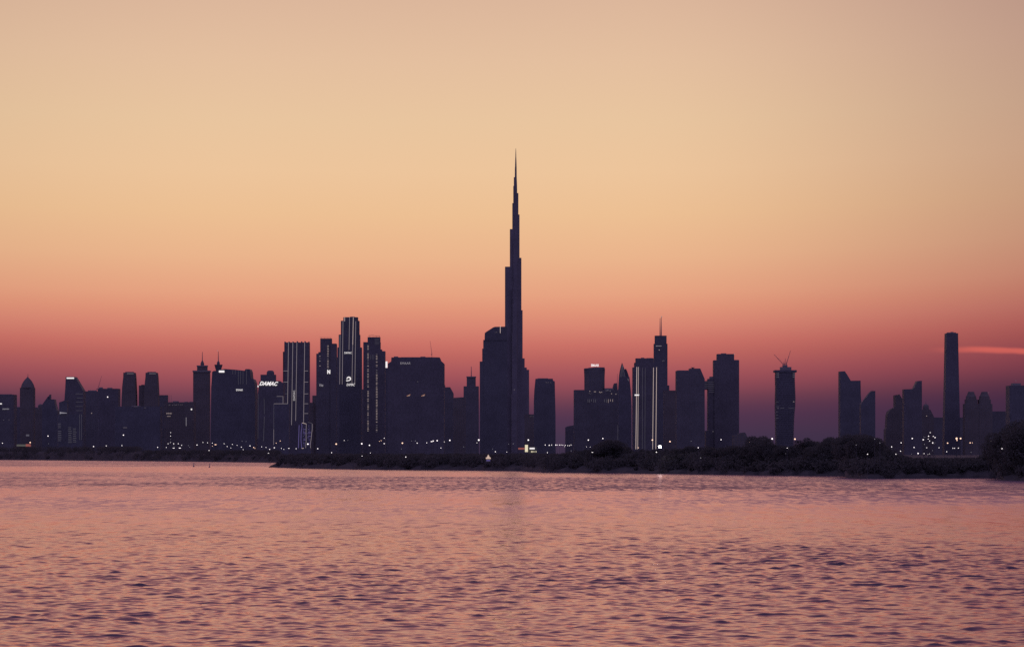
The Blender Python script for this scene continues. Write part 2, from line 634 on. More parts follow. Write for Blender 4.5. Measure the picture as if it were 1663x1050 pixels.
def water_mesh():
    rg = np.random.default_rng(21)
    Dn = [66.0]
    while Dn[-1] < 520:
        Dn.append(Dn[-1] * 1.00085)
    Df = [Dn[-1] * 1.006]
    while Df[-1] < 3200:
        Df.append(Df[-1] * 1.006)
    D = np.array([1.0, 20.0, 45.0, 58.0] + Dn + Df + [6000.0, 20000.0, 60000.0])
    inner = np.linspace(-0.30, 0.30, 680)
    U = np.concatenate([[-20, -4, -1, -0.5, -0.36], inner, [0.36, 0.5, 1, 4, 20]])
    UU, DD = np.meshgrid(U, D)
    X, Y = UU * DD, DD
    # wind lanes: smooth in the lee of the shore, ruffled further out
    lane = F * CAMH / np.maximum(DD, 30.0)
    lat = np.clip(UU * F / 831.0, -1, 1)
    nn = np.zeros_like(X)
    for k in range(26):
        fx, fy = rg.normal() * 5.0, rg.normal() * 2.8
        nn += np.sin(fx * UU * 4.0 + fy * np.log(DD) * 2.4 + rg.uniform(0, 6.28)) * rg.uniform(0.3, 1)
    nn /= 3.6
    l2 = lane * (1 + 0.045 * nn)
    pl = np.interp(l2, [0, 18, 21, 28, 31, 40, 52, 58, 72, 90, 150, 320], [.85, .85, .2, .2, .65, .7, .65, .35, .40, .85, 1.0, 1.05])
    pc = np.interp(l2, [0, 18, 22, 35, 38, 58, 62, 84, 90, 110, 150, 320], [.8, .8, .25, .25, .95, 1.05, .38, .32, .85, .85, 1.0, 1.0])
    pr = np.interp(l2, [0, 30, 38, 42, 60, 64, 68, 80, 86, 104, 112, 150, 320], [.6, .6, .45, 1.0, 1.15, .65, 1.1, 1.0, .42, .48, .95, 1.15, 1.15])
    pr = pr * (1.08 + 0.36 * np.clip((lane - 120) / 120, 0, 1))
    pl = pl * 0.93
    ruf = np.where(lat < 0, pc + (pl - pc) * (-lat) ** 0.8, pc + (pr - pc) * np.abs(lat) ** 0.8)
    gust = np.zeros_like(X)
    for k in range(30):
        fx, fy = rg.normal() * 0.10, rg.normal() * 0.05
        gust += np.sin(fx * X + fy * Y + rg.uniform(0, 6.28))
    gust /= 3.9
    ruf = ruf * np.clip(1.0 + 0.17 * gust, 0.5, 1.5)
    # short-crested wind waves, random phases
    Z = np.zeros_like(X)
    r0, r1 = 4, 4 + len(Dn)
    c0, c1 = 5, 5 + len(inner)
    xx, yy, dd = X[r0:r1, c0:c1], Y[r0:r1, c0:c1], DD[r0:r1, c0:c1]
    h = np.zeros_like(xx)
    for i in range(150):
        lam = math.exp(rg.uniform(math.log(0.32), math.log(4.5)))
        th = rg.normal() * 0.68
        k = 2 * math.pi / lam
        w = math.exp(-0.5 * ((math.log(lam) - math.log(0.62)) / 0.80) ** 2)
        aa = 0.0138 * w / k
        fade = np.clip((lam / (dd * 0.00085) - 2.5) / 3.0, 0, 1)
        h += aa * fade * np.sin(k * (math.sin(th) * xx + math.cos(th) * yy) + rg.uniform(0, 6.28))
    sd = 0.022
    h = h + 14.0 * h * np.maximum(h, 0)          # peaked crests, flat troughs
    e = np.clip((0.30 - np.abs(UU[r0:r1, c0:c1])) / 0.02, 0, 1) * np.clip((dd - 66) / 3.0, 0, 1) * np.clip((520 - dd) / 130.0, 0, 1)
    Z[r0:r1, c0:c1] = h * e * ruf[r0:r1, c0:c1]
    X = np.concatenate([(U * 400)[None, :], X])
    Y = np.concatenate([np.full((1, len(U)), -4000.0), Y])
    Z = np.concatenate([np.zeros((1, len(U))), Z])
    ruf = np.concatenate([ruf[:1], ruf])
    farv = np.clip((Y - 240) / 180.0, 0, 1)
    unres = np.clip((Y - 130) / 180.0, 0, 1)
    nr, nc = X.shape
    v = np.stack([X, Y, Z], -1).reshape(-1, 3).astype(np.float32)
    idx = np.arange(nr * nc).reshape(nr, nc)
    f = np.stack([idx[:-1, :-1], idx[:-1, 1:], idx[1:, 1:], idx[1:, :-1]], -1).reshape(-1, 4).astype(np.int32)
    me = bpy.data.meshes.new('water')
    n = len(f)
    me.vertices.add(len(v))
    me.vertices.foreach_set('co', v.ravel())
    me.loops.add(4 * n)
    me.loops.foreach_set('vertex_index', f.ravel())
    me.polygons.add(n)
    me.polygons.foreach_set('loop_start', np.arange(0, 4 * n, 4, dtype=np.int32))
    me.polygons.foreach_set('loop_total', np.full(n, 4, dtype=np.int32))
    me.polygons.foreach_set('use_smooth', np.ones(n, dtype=bool))
    for nm, arr in (('ruffle', ruf), ('far', farv), ('unresolved', unres)):
        me.attributes.new(nm, 'FLOAT', 'POINT').data.foreach_set('value', arr.astype(np.float32).ravel())
    me.update(calc_edges=True)
    gy, gx = np.gradient(h)
    print('wave height sd', h.std(), 'slope', (gy / np.gradient(dd)[0]).std())
    return me


tag(link('water', water_mesh(), m_water), 'rippled creek water reflecting the orange and violet dusk sky', 'water', kind='structure')

# ------------------------------------------------------------------ buildings
# --- far left
B = Bld('office_block', 'flat-topped block at the left edge with lit bar and script sign', 'building', 6200, 4, 0)
B.box('wall', -18, 25, 640.6)
B.box('roof_plant', -6, 19, 639.8, 641, dep=0.5, mat=m_roof)
B.panel(-6, 654.7, 6, 656.3, S_WHITE, 'sign')
B.script(7, 18, 664, 2.4, 9, L_DIM)
B.panel(-1, 667.7, 0.8, 669.3, S_WHITE, 'lit_window')
B.row(4, 22, 682, 2, 1.0, 1.0, W_DIM)

B = Bld('domed_tower', 'slim tower with a pointed onion-shaped dome, leftmost dome of the skyline', 'tower', 6800, 45, 2)
B.box('wall', 33.6, 56, 629.5)
B.lathe('dome', 45, [(11.0, 630), (11.1, 628.6), (9.6, 624), (7.2, 619.5), (4.4, 615.8), (1.6, 613), (0.5, 611.6)], n=16)
B.mast(45.3, 612, 606.8, 1.0, 'spire')

B = Bld('low_block', 'plain low block showing on both sides of the pointed-dome tower', 'building', 7300, 42, 3)
B.box('wall', 23, 63, 661.3)
B.box('roof_plant', 27, 32, 660.3, 662, mat=m_roof)

B = Bld('low_block', 'small block with a stubby rounded roof, right of the pointed-dome tower', 'building', 7000, 65, 2)
B.box('wall', 58, 74, 663.5)
B.lathe('roof', 66, [(4.4, 664), (4.2, 658), (2.6, 656.4), (0.6, 655.6)], n=14)

B = Bld('fin_building', 'short building with one slanted fin rising from its roof', 'building', 6600, 82, 1)
B.poly('wall', [(69.5, 725), (69.5, 660), (71, 655.5), (79.5, 643.5), (79.5, 648.5), (89.3, 648.2), (91, 657), (93.5, 664.5), (95, 667), (95, 725)])
B.poly('roof_fin', [(79, 650), (79, 644.2), (81.4, 640.3), (82.6, 640.3), (82.6, 650)], dep=0.9, base=False)

B = Bld('slant_tower', 'tower with a white lit bar on top and a long slanted right shoulder', 'tower', 5700, 122, 3)
B.poly('wall', [(105.8, 725), (106.2, 653), (107.8, 630), (108.6, 612), (123.6, 612), (137.2, 634.6), (137.2, 725)])
B.panel(110.2, 612.9, 122.2, 615.0, S_WHITE, 'sign')
for y in (639.5, 646.3, 652.7, 659.8, 666.5):
    B.strip(125.5 + random.uniform(-1, 1), y, 136.2, y, 0.5, ST_DIM)

B = Bld('stepped_block', 'stepped block with faint rows of windows, below the tower with the white bar', 'building', 5000, 116, 1)
B.box('wall', 96, 136.5, 672.5)
B.poly('upper_wall', [(97, 673.5), (97, 653), (100.5, 652), (107, 649.5), (110, 649.5), (110, 673.5)], dep=0.7, base=False)
B.poly('light_wedge', [(100.3, 668.6), (101.6, 669.2), (111, 670.1), (111, 670.9), (101.6, 671.2), (100.3, 672)], dep=5.0, mat=L_DIM, base=False, dy=-19.5)
for x in (131.6, 134.6):
    B.strip(x, 672.5, x, 714, 0.5, ST_DIM)
for x, ya in ((100, 688), (116, 694), (123.5, 696)):
    B.dots(x, ya, 719, 3.0, 5.0, 0.7, ST_DIM, 0.6)

B = Bld('broad_block', 'dark block with rooftop railings under a thin slanted crane, left part of skyline', 'building', 6300, 148, 0)
B.box('wall', 136.5, 160.5, 635.2)
B.box('parapet', 143.5, 156.5, 633.6, 636, dep=0.5, mat=m_roof)
for x in (144, 147, 150, 153, 156):
    B.mast(x, 634, 632.6, 0.5, 'railing_post')
B.panel(149.5, 670, 150.8, 671.3, W_LIT, 'lit_window')

B = Bld('broad_block', 'wide uneven-topped block with one bright window, left of the two flared towers', 'building', 6000, 178, 3)
B.box('wall', 160.5, 194, 631)
B.box('roof_plant', 161.5, 166.5, 628.6, 631.5, mat=m_roof)
B.box('roof_plant', 175, 182, 629.4, 631.5, mat=m_roof)
B.panel(176, 643.8, 177.4, 645.2, L_WHITE, 'lit_window')

for xo, lab in ((0, 'left one of the two flared towers with a lit line under the roof'),
                (36, 'right one of the two flared towers with a lit line under the roof')):
    B = Bld('flared_tower', lab, 'tower', 6700, 210.5 + xo, 2, 'two flared towers')
    o = xo
    B.poly('wall', [(198 + o, 725), (198.6 + o, 650), (199.6 + o, 628), (201.4 + o, 612), (201.6 + o, 605), (219.6 + o, 605),
                    (220.4 + o, 612), (221.8 + o, 640), (222.8 + o, 725)])
    B.box('roof_plant', 204 + o, 217 + o, 603.6, 605.5, mat=m_roof)
    B.mast(209.5 + o, 604, 602.8, 0.8)
    B.strip(207.5 + o, 606.6, 218.3 + o, 606.6, 0.7, ST_MID)
    if xo:
        B.box('annex', 226, 237, 625.6, dep=0.9)
        B.box('roof_plant', 230, 234, 624.4, 626, mat=m_roof)

B = Bld('low_block', 'low block stepping down right of the two flared towers', 'building', 6900, 265, 0)
B.box('wall', 256, 272.6, 641.3)

B = Bld('long_block', 'long low block in front of the two flared towers', 'building', 5200, 226, 1)
B.box('wall', 188, 262, 660, dep=0.4)
B.box('roof_plant', 214, 228, 658.6, 661, mat=m_roof)
B.panel(202, 693.6, 208, 694.6, W_DIM, 'lit_window')
B.strip(219, 660, 226, 660, 0.6, W_DIM)
B.strip(236, 662, 239, 662, 0.6, W_DIM)

B = Bld('broad_block', 'low block with ragged roof plant and a small two-line lit sign', 'building', 6100, 293, 2)
B.box('wall', 268, 316.5, 653)
B.box('roof_plant', 281, 290, 651, 654, mat=m_roof)
B.box('roof_plant', 300, 305, 652, 654, mat=m_roof)
B.box('roof_plant', 308, 313, 652, 654, mat=m_roof)
B.mast(275.7, 653, 640.5, 0.5)
B.mast(278.2, 653, 641, 0.5)
B.row(275, 300, 657.5, 9, 0.9, 1.2, W_DIM)
B.script(272.3, 281.5, 671.2, 2.6, 7, W_LIT)
B.strip(273.5, 675.8, 279.4, 675.8, 0.8, W_LIT, 'sign')
B.strip(304.5, 677.5, 304.5, 691.5, 0.9, S_DIM)
B.panel(312.1, 663.4, 314.1, 665.7, S_WHITE, 'lit_panel')

B = Bld('antenna_tower', 'square-shouldered tower with a stepped top and a thin antenna', 'tower', 6500, 327.7, 2)
B.box('wall', 314.6, 340.6, 603)
B.box('cornice', 313.8, 341.5, 601.6, 603.8, dep=0.86, mat=m_roof)
B.box('upper_tier', 320.6, 336.6, 594, 602)
B.box('upper_cornice', 320.0, 337.2, 593.2, 594.8, dep=0.86, mat=m_roof)
B.lathe('finial', 328.6, [(3.0, 593.5), (3.0, 590), (1.8, 587), (0.6, 585)], n=12)
B.mast(328.6, 588, 571, 1.5, 'antenna')

B = Bld('flared_crown_tower', 'tower with a cup-shaped flared crown and an antenna', 'tower', 6300, 354, 0)
B.poly('wall', [(342.6, 725), (343.6, 630), (344.6, 617), (346.6, 613), (347.2, 602), (362, 602), (362, 725)])
B.lathe('crown', 354.8, [(4.2, 602.5), (4.6, 600), (6.6, 592.4), (6.7, 591.8)], n=14)
B.lathe('finial', 354.6, [(2.6, 592.2), (2.4, 588.5), (1.0, 586)], n=10)
B.mast(354.6, 588, 570.4, 1.5, 'antenna')
B.panel(354.0, 568.9, 355.2, 570.1, W_LIT, 'beacon')

B = Bld('broad_tower', 'broad rounded-top block with a white lit panel and faint vertical lines', 'tower', 5800, 381, 1)
B.poly('wall', [(345, 725), (345.2, 640), (347, 604), (358, 601.3), (367, 599.4), (384, 600.6), (399.5, 602.3), (401, 599.6), (407, 599.6),
                (408.6, 604), (409.4, 614), (413.4, 616), (415.4, 621), (416.3, 632), (416.3, 725)], dep=0.7)
B.panel(358, 602.0, 366.8, 605.2, S_WHITE, 'sign')
for x, ya, yb in ((380.4, 601, 608), (384.5, 601, 608), (389.5, 602, 624.5), (393, 603, 624), (397, 603, 624), (402.6, 601, 624.5)):
    B.strip(x, ya, x, yb, 0.45, ST_DIM)
B.text('EMAAR', 386, 396.6, 631.9, 634.9, S_WHITE, bold=0.0)

# --- the lit cluster
B = Bld('sign_tower', 'dark block topped by a small dome with large white DAMAC letters', 'tower', 5000, 440, 3)
B.poly('wall', [(419.4, 725), (420.0, 640), (422.6, 619), (455, 618.6), (456.5, 620), (461.5, 622.6), (461.5, 725)])
B.box('upper_tier', 423.6, 448, 608.2, 620, dep=0.62)
B.lathe('dome', 439.2, [(6.2, 609), (6.2, 605), (5.2, 602.4), (3.2, 601.3)], n=16)
B.text('DAMAC', 422.6, 453.2, 619.6, 626.2, S_WHITE, shear=0.45, bold=0.03, tilt=0.02)
B.panel(419.9, 625.9, 421.2, 628.8, S_WHITE, 'lit_panel')
B.strip(430.4, 647, 430.8, 672, 0.5, ST_DIM)
B.strip(430.8, 676, 429.4, 716, 0.6, ST_DIM)
B.strip(421.0, 640, 420.4, 712, 0.4, ST_DIM)

B = Bld('outlined_block', 'low block outlined by thin lit edges, left of the tall tower with vertical lines', 'building', 4700, 457, 4)
B.box('wall', 445, 470, 655.3, dep=0.8)
B.box('upper_wall', 449, 461, 643.2, 656, dep=0.5)
B.strip(445.6, 655.3, 468, 655.3, 0.7, ST_MID)
B.strip(445.6, 655.3, 445.4, 697, 0.55, ST_DIM)
B.strip(445.4, 697, 445.2, 722, 0.6, ST_MID)
B.strip(450, 643.4, 460.2, 643.4, 0.6, ST_MID)
B.strip(460.4, 643.4, 460.4, 655, 0.7, ST_MID)

B = Bld('striped_tower', 'flat-topped tower with four long lit vertical lines and lettering running up it', 'tower', 5300, 482, 3)
B.box('wall', 462.6, 502.6, 556.2, dep=0.7)
B.box('side_wing', 460, 464, 571, dep=24, ch=0.02, dy=4)
for x in (463.2, 469.6, 476.2, 483, 490, 495.6, 501.8):
    B.box('fin', x - 0.6, x + 0.6, 554.2 + random.uniform(-0.4, 0.5), 557, dep=20, ch=0, mat=m_roof)
for xa, ya, xb, yb, mt in ((469.6, 556, 467.4, 706, ST_MID), (476.6, 556.5, 474.5, 690, ST_MID), (483.2, 556.5, 481.2, 683, ST_MID), (495.8, 556.5, 494.0, 686, ST_MID)):
    B.strip(xa, ya, xb, yb, 0.85, mt)
for y in (602.4, 620.3, 639.4, 655.4):
    B.strip(461.4, y, 468.2, y, 0.7, ST_MID if y != 639.4 else ST_DIM)
for y in (602.4, 620.4, 639.4, 655.4, 671.2):
    B.strip(495.2, y, 501.4, y, 0.7, ST_MID)
B.text('DAMAC', 477.2, 480.2, 633.8, 650.2, S_MID, bold=0.0, vertical=True)

B = Bld('pavilion', 'low curved building outlined in blue and white light at the tower foot', 'building', 4200, 497, 4)
B.poly('wall', [(485, 727), (486, 690), (490, 686), (499, 688), (498.5, 727)], dep=0.9)
B.poly('wing_wall', [(498.5, 727), (499.5, 685.5), (507.8, 687.5), (508.2, 694), (505.5, 718), (505.5, 727)], dep=0.7)
for pts, mt in (([(490.5, 687), (491, 692), (489.6, 702), (489.4, 715), (490.6, 727.5)], ST_BLUE), ([(498.2, 688), (497.6, 700), (497.8, 716), (497, 727)], ST_MID),
                ([(507.6, 688), (507.6, 696), (505.6, 714), (504.4, 722), (505, 727)], ST_MID), ([(491, 686.3), (494.5, 687), (498, 688)], ST_BRIGHT),
                ([(500.5, 685.4), (504, 686), (507.6, 687.2)], ST_DIM), ([(486.4, 690), (485.2, 727)], ST_BLUE), ([(490.4, 727.5), (494, 727.5)], ST_BRIGHT)):
    for (a, b_) in zip(pts[:-1], pts[1:]):
        B.strip(a[0], a[1], b_[0], b_[1], 0.8, mt)
for k in range(16):
    B.panel(492 + random.uniform(0, 5), 690 + k * 2.2, 493.2 + random.uniform(0, 5), 690.5 + k * 2.2, ST_BLUE, 'lit_window')
    B.panel(499.5 + random.uniform(0, 5), 690 + k * 2.2, 500.7 + random.uniform(0, 5), 690.5 + k * 2.2, ST_BLUE, 'lit_window')

B = Bld('stepped_tower', 'stepped tower with a dotted lit column and a small white square sign', 'tower', 5500, 530, 0)
B.box('wall', 514.2, 540, 574.2, dep=0.75)
B.box('wall', 537, 546.6, 558, dep=30, dy=2)
B.box('upper_tier', 520.5, 539, 549.6, 575.5, dep=0.8)
B.box('shoulder', 517.4, 521.5, 571.6, 575, dep=16)
B.strip(520.5, 548.3, 539.4, 548.6, 0.5, m_steel, 'roof_rail')
for x in (522, 527, 532, 537):
    B.mast(x, 549.8, 548.2, 0.5, 'rail_post')
B.dots(520.2, 578.5, 601.5, 3.9, 1.8, 0.9)
B.dots(533.2, 561.5, 600, 2.7, 2.2, 0.9)
B.text('N', 532.2, 537, 600.4, 607, S_WHITE, bold=0.05)
B.text('Vita', 519, 525.6, 623.2, 627.4, S_DIM, shear=0.2)

B = Bld('dotted_tower', 'thin dark tower behind with one fine dotted line of lights', 'tower', 6500, 547, 4)
B.box('wall', 542, 553, 580)
B.dots(546.4, 583.5, 712, 3.4, 1.1, 1.0, None, 0.1)

B = Bld('low_block', 'dark block filling the gap left of the stepped dotted tower', 'building', 6000, 509, 2)
B.box('wall', 507.6, 520, 642, dep=0.9)
B.box('wall', 499, 510, 653.5, dep=34, dy=3)

B = Bld('crowned_tower', 'tallest tower of the left cluster, tapered crown, vertical light lines and round logo', 'tower', 5700, 568, 1)
B.box('wall', 548.6, 587.6, 564.2, dep=0.75, ch=0.12)
B.box('middle_tier', 550.6, 584.8, 543.6, 565, dep=0.80, ch=0.12)
B.box('upper_tier', 554, 583.6, 521, 544.5, dep=0.84, ch=0.14)
B.box('crown', 558, 581.4, 515.2, 522, dep=0.9, ch=0.14)
B.box('roof_plant', 569, 576, 514.2, 516, mat=m_roof)
FY = -16.0
for xa, ya, xb, yb, mt in ((560.6, 515.4, 560.4, 522, ST_BRIGHT), (568.5, 515.4, 567.6, 568.6, ST_MID), (574.5, 515.4, 573.6, 560, ST_BRIGHT),
                           (573.6, 560, 572.3, 624, ST_MID), (557.9, 521.5, 556.6, 624, ST_MID), (578.6, 522, 577.0, 624, ST_MID), (553.2, 545, 552.5, 624, ST_MID)):
    B.strip(xa, ya, xb, yb, 0.8, mt)
B.text('DAMAC', 560.2, 572.0, 571.6, 574.6, S_WHITE, bold=0.0)
mb = MB()
for k in range(22):            # open swirl of the round logo
    a0 = math.radians(200 - 300 * k / 21.0)
    a1 = math.radians(200 - 300 * (k + 1) / 21.0)
    wv = 0.75 + 1.25 * math.sin(math.pi * k / 21.0)
    mb.rod((B.x(567.2 + 2.9 * math.cos(a0)), B.front(567, 615) - 0.9, B.z(615.2 - 2.7 * math.sin(a0))),
           (B.x(567.2 + 2.9 * math.cos(a1)), B.front(567, 615) - 0.9, B.z(615.2 - 2.7 * math.sin(a1))), wv * B.s * 0.55, None, 6)
mb.rod((B.x(563.2), B.front(567, 615) - 0.9, B.z(618.2)), (B.x(566.5), B.front(567, 615) - 0.9, B.z(618.4)), 0.75 * B.s, None, 6)
B.part('logo', mb, S_WHITE)
B.text('DAMAC', 563.6, 577.4, 622.6, 626.6, S_WHITE, shear=0.35, bold=0.0)

B = Bld('low_block', 'dark block closing the gap behind the tallest tower of the left cluster', 'building', 6300, 584, 0)
B.box('wall', 574, 594, 632)

B = Bld('stepped_tower', 'stepped tower with two dotted columns of lit windows', 'tower', 5600, 608, 3)
B.box('wall', 590.4, 618, 555.6, dep=0.75)
B.box('upper_tier', 597.3, 617.6, 547.4, 556.5, dep=0.8)
B.box('side_wing', 616.5, 625.6, 570.2, dep=28, dy=2)
B.box('shoulder', 617, 620.5, 567.4, 571, dep=20)
B.strip(599, 545.5, 608, 544.8, 0.7, m_steel, 'roof_rail')
B.strip(608.5, 545.6, 617.8, 545.9, 0.7, m_steel, 'roof_rail')
for x in (600, 606, 611, 616.5):
    B.mast(x, 547.6, 545.2, 0.5, 'rail_post')
for y in (550.5, 552.6, 554.7, 557, 559.2):
    B.strip(609, y, 616.5, y, 0.4, ST_DIM, 'louvre')
B.dots(598.2, 561.5, 700, 2.55, 2.2, 0.9)
B.dots(612.3, 575.5, 702, 2.55, 2.4, 0.9)
for x in (602.5, 605, 607.5):
    B.strip(x, 576, x, 584, 0.4, ST_DIM, 'louvre')

B = Bld('slim_block', 'slim block with a bright white upright panel on its roof', 'building', 5900, 629, 4)
B.box('wall', 624.5, 633.5, 597.2)
B.box('roof_plant', 630, 633, 590, 598, mat=m_roof, dep=15)
o = B.panel(626.2, 586.6, 629.4, 597.0, S_WHITE, 'lit_panel')
o.location.y = -5
B.dots(625.8, 601, 712, 3.3, 1.0, 1.0, W_DIM, 0.1)

B = Bld('broad_tower', 'very broad flat-topped block with faint EMAAR letters and two orange lights', 'tower', 5200, 676, 3)
B.poly('wall', [(630.6, 725), (630.6, 597.5), (632, 590), (636.2, 587.5), (636.6, 580.8), (700, 580.4), (714.6, 580.8), (716.4, 586), (721.6, 590.6), (721.6, 725)], dep=0.55)
B.box('roof_plant', 640, 646.5, 578.8, 581.5, dep=20, mat=m_roof)
B.box('roof_plant', 683, 691, 579.0, 581.5, dep=20, mat=m_roof)
B.box('parapet', 652, 680, 580.0, 581.5, dep=24, mat=m_roof)
B.text('EMAAR', 651.2, 667.6, 588.6, 592, S_DIM, bold=0.0)
for x in (664.6, 688.2):
    B.strip(x - 3, 643.4, x + 2.6, 640.8, 1.4, emit_mat('window_orange', (0.85, 0.42, 0.30), 0.42), 'lit_window')
    B.panel(x - 0.8, 642, x + 1.6, 643.2, W_LIT, 'lit_window')
B.panel(678.6, 619.5, 679.8, 620.7, W_DIM, 'lit_window')

B = Bld('low_block', 'block with a sloped right corner, right of the broad EMAAR block', 'building', 5900, 729, 0)
B.poly('wall', [(718, 725), (718, 624), (722.6, 624.5), (723.2, 628.6), (731, 628.4), (736.6, 638.5), (736.6, 725)], dep=0.9)

B = Bld('low_block', 'low flat block left of the small tower with a single mast', 'building', 6600, 745, 2)
B.poly('wall', [(734, 725), (734, 646), (753, 644.6), (756, 644.6), (756, 725)])

B = Bld('antenna_tower', 'small two-tier tower with a single mast, left of the tallest skyscraper', 'tower', 7200, 765, 0)
B.box('wall', 753, 777.6, 627)
B.box('upper_tier', 758, 772.6, 611.6, 628)
B.mast(765.4, 612, 594.8, 1.6)
B.box('parapet', 757.4, 773.2, 611.0, 612.4, dep=0.86, mat=m_roof)

B = Bld('curved_top_tower', 'broad tower with a sloped rounded top against the tallest skyscraper, one lit vertical line', 'tower', 7400, 800, 1)
B.box('wall', 779.2, 824, 587, dep=0.6)
B.box('wall', 783.2, 824, 566.2, dep=0.66, dy=0)
B.box('wall', 784.9, 824, 552.2, dep=0.72)
B.poly('crown', [(787, 553), (787.4, 541.2), (790, 539), (801, 532), (804, 531), (824, 530.6), (824, 553)], dep=0.8, base=False)
B.strip(812.5, 529.3, 812.5, 541.2, 0.95, ST_BRIGHT)
B.row(804, 808, 540.4, 3, 0.9, 0.9, W_DIM)
B.panel(834.5, 632, 836, 633.5, W_DIM, 'lit_window')

# --- the tall one: three-winged plan, setbacks spiralling up, needle on top
BJ = Bld('skyscraper', 'immensely tall stepped skyscraper narrowing to a needle spire at the centre of the skyline', 'skyscraper', 8000, 837.6, BURJ)


def wing(name, ang, tiers):
    """tiers: list of (reach px, half-width px, top row); stadium-shaped plans reaching out from the core"""
    ca, sa = math.cos(ang), math.sin(ang)
    mb = MB()
    prev = None
    for (rch, hw, yt) in tiers:
        plan = []
        R, H = rch * BJ.s, hw * BJ.s
        Rc = max(R - H, 0.0)
        for k in range(9):
            t = -math.pi / 2 + math.pi * k / 8
            plan.append((Rc + H * math.cos(t), H * math.sin(t)))
        plan += [(-H * 0.6, H), (-H * 0.6, -H)]
        pl = [(x * ca - y * sa, x * sa + y * ca) for x, y in plan]
        mb.ext(pl, -0.6 if prev is None else BJ.z(prev) - 0.4, BJ.z(yt))
        prev = yt
    return BJ.part(name, mb)


a_l, a_r, a_f = math.radians(180 + 8), math.radians(18), math.radians(-100)
wing('wing', a_l, [(18.6, 4.6, 560), (17.7, 4.3, 433.2), (9.7, 3.9, 372.2), (5.7, 3.2, 330), (4.1, 2.6, 302), (3.2, 2.0, 288)])
wing('wing', a_r, [(22.6, 5.4, 600), (18.6, 5.1, 596.4), (15.0, 4.8, 581.5), (11.5, 4.4, 503.4), (9.5, 4.0, 418.6), (6.3, 3.6, 348.4), (4.4, 2.8, 313.6)])
wing('wing', a_f, [(19, 4.8, 640), (15.5, 4.4, 540), (12.5, 4.1, 470), (8.5, 3.7, 395), (5.2, 3.0, 342)])
BJ.lathe('core', 837.6, [(7.0, 738.5), (6.6, 560), (5.6, 433), (4.4, 372), (3.4, 335), (2.5, 318), (2.2, 300), (1.7, 288), (1.5, 272)], n=12)
BJ.lathe('spire', 837.7, [(1.45, 273), (1.1, 262), (0.75, 254), (0.5, 246), (0.28, 241.2)], n=10)
BJ.panel(835.4, 632.4, 836.8, 633.8, W_DIM, 'lit_window')

B = Bld('low_block', 'low dark block between the tallest skyscraper and the squat tapered tower', 'building', 6900, 863, 2)
B.box('wall', 852, 872, 672.4)
B.row(859, 867, 676, 3, 0.9, 0.9, W_DIM)

B = Bld('tapered_block', 'plain squat tower with slightly tapered sides, right of the tallest skyscraper', 'tower', 6500, 884, 1)
B.poly('wall', [(866.8, 725), (867, 650), (867.8, 633), (869.6, 615), (897.6, 614.8), (898, 618), (900.8, 619.2), (901.2, 640), (902, 675), (902, 725)], dep=0.8)
B.box('roof_plant', 873, 890, 614.0, 616, dep=20, mat=m_roof)
B.row(884, 896, 621, 4, 1.0, 0.9, W_DIM)

# --- right of the centre
B = Bld('low_block', 'low annex with a slightly sloped roof left of the rooftop-drum block', 'building', 6500, 926, 3)
B.poly('wall', [(918, 725), (918, 693.6), (921, 692), (934, 689.6), (934, 725)])

B = Bld('drum_tower', 'wide block carrying a big round drum with white EMAAR letters on the roof', 'tower', 6200, 966, 0)
B.box('wall', 932, 1003.5, 633.2, dep=0.6, ch=0.02)
B.lathe('drum', 965.4, [(16.6, 634), (16.6, 612), (17.3, 598.6), (16, 597.8)], n=28)
B.poly('drum_roof', [(949.5, 599.0), (956, 597.2), (966, 596.2), (981.6, 596.4), (981.6, 600), (949.5, 600)], dep=0.7, base=False)
B.text('EMAAR', 958.8, 971.4, 592.2, 596.3, S_WHITE, bold=0.03, at=-60)
B.box('roof_deck', 981, 996, 630.2, 634, dep=30, mat=m_roof)
B.poly('roof_house', [(994.5, 634), (995.5, 627), (997, 622.4), (1001.6, 621.8), (1002, 634)], dep=24, base=False)
B.mast(1002.6, 634, 606.5, 0.8)
for (x, y) in ((957.3, 635.4), (964.6, 636.2), (966.6, 636.2), (973, 636.6), (974.2, 637.4), (976.5, 636.8), (992.5, 639.3), (999.5, 640)):
    B.panel(x - 0.6, y - 0.6, x + 0.6, y + 0.6, W_LIT, 'lit_window')
for x in (954.3, 956.8, 960, 963.6, 966.6, 981, 984, 987.2, 990.6, 994.2):
    B.panel(x - 0.3, 648.2, x + 0.3, 652.5 + random.uniform(-1, 2), ST_DIM if x < 986 else W_LIT, 'lit_window')
B.row(955.5, 960.5, 639.4, 4, 1.0, 0.5, W_DIM)
B.row(983, 992, 634.6, 5, 1.3, 1.3, ST_DIM)

B = Bld('petal_tower', 'pointed bud-shaped tower of two leaf-like shells with a lattice top', 'tower', 6000, 1013, 4)
B.poly('wall', [(1003.6, 725), (1004, 632), (1005.4, 612), (1022, 612), (1024.2, 636), (1025.2, 660), (1025.2, 725)], dep=0.8)
B.poly('shell', [(1005, 613), (1006.0, 605), (1007.4, 598), (1009.2, 591.5), (1010.2, 588.8), (1011, 591.5), (1014.2, 600), (1016.5, 613)], dep=12, base=False, dy=-3)
B.poly('shell', [(1013, 613), (1014, 602), (1015.4, 598.6), (1016.8, 598.2), (1018.8, 602.5), (1020.8, 608.5), (1022.2, 614.5), (1013, 614.5)], dep=12, base=False, dy=11)
for xa, xb in ((1007, 1010), (1009, 1010.2), (1011.6, 1010.4), (1014.5, 1010.8)):
    B.strip(xa, 612, xb, 593, 0.45, ST_DIM, 'lattice_rib')
B.strip(1019.3, 614.6, 1020.2, 618.2, 0.5, ST_MID)
B.strip(1003.0, 690, 1003.0, 716, 0.45, ST_DIM, at=-12)
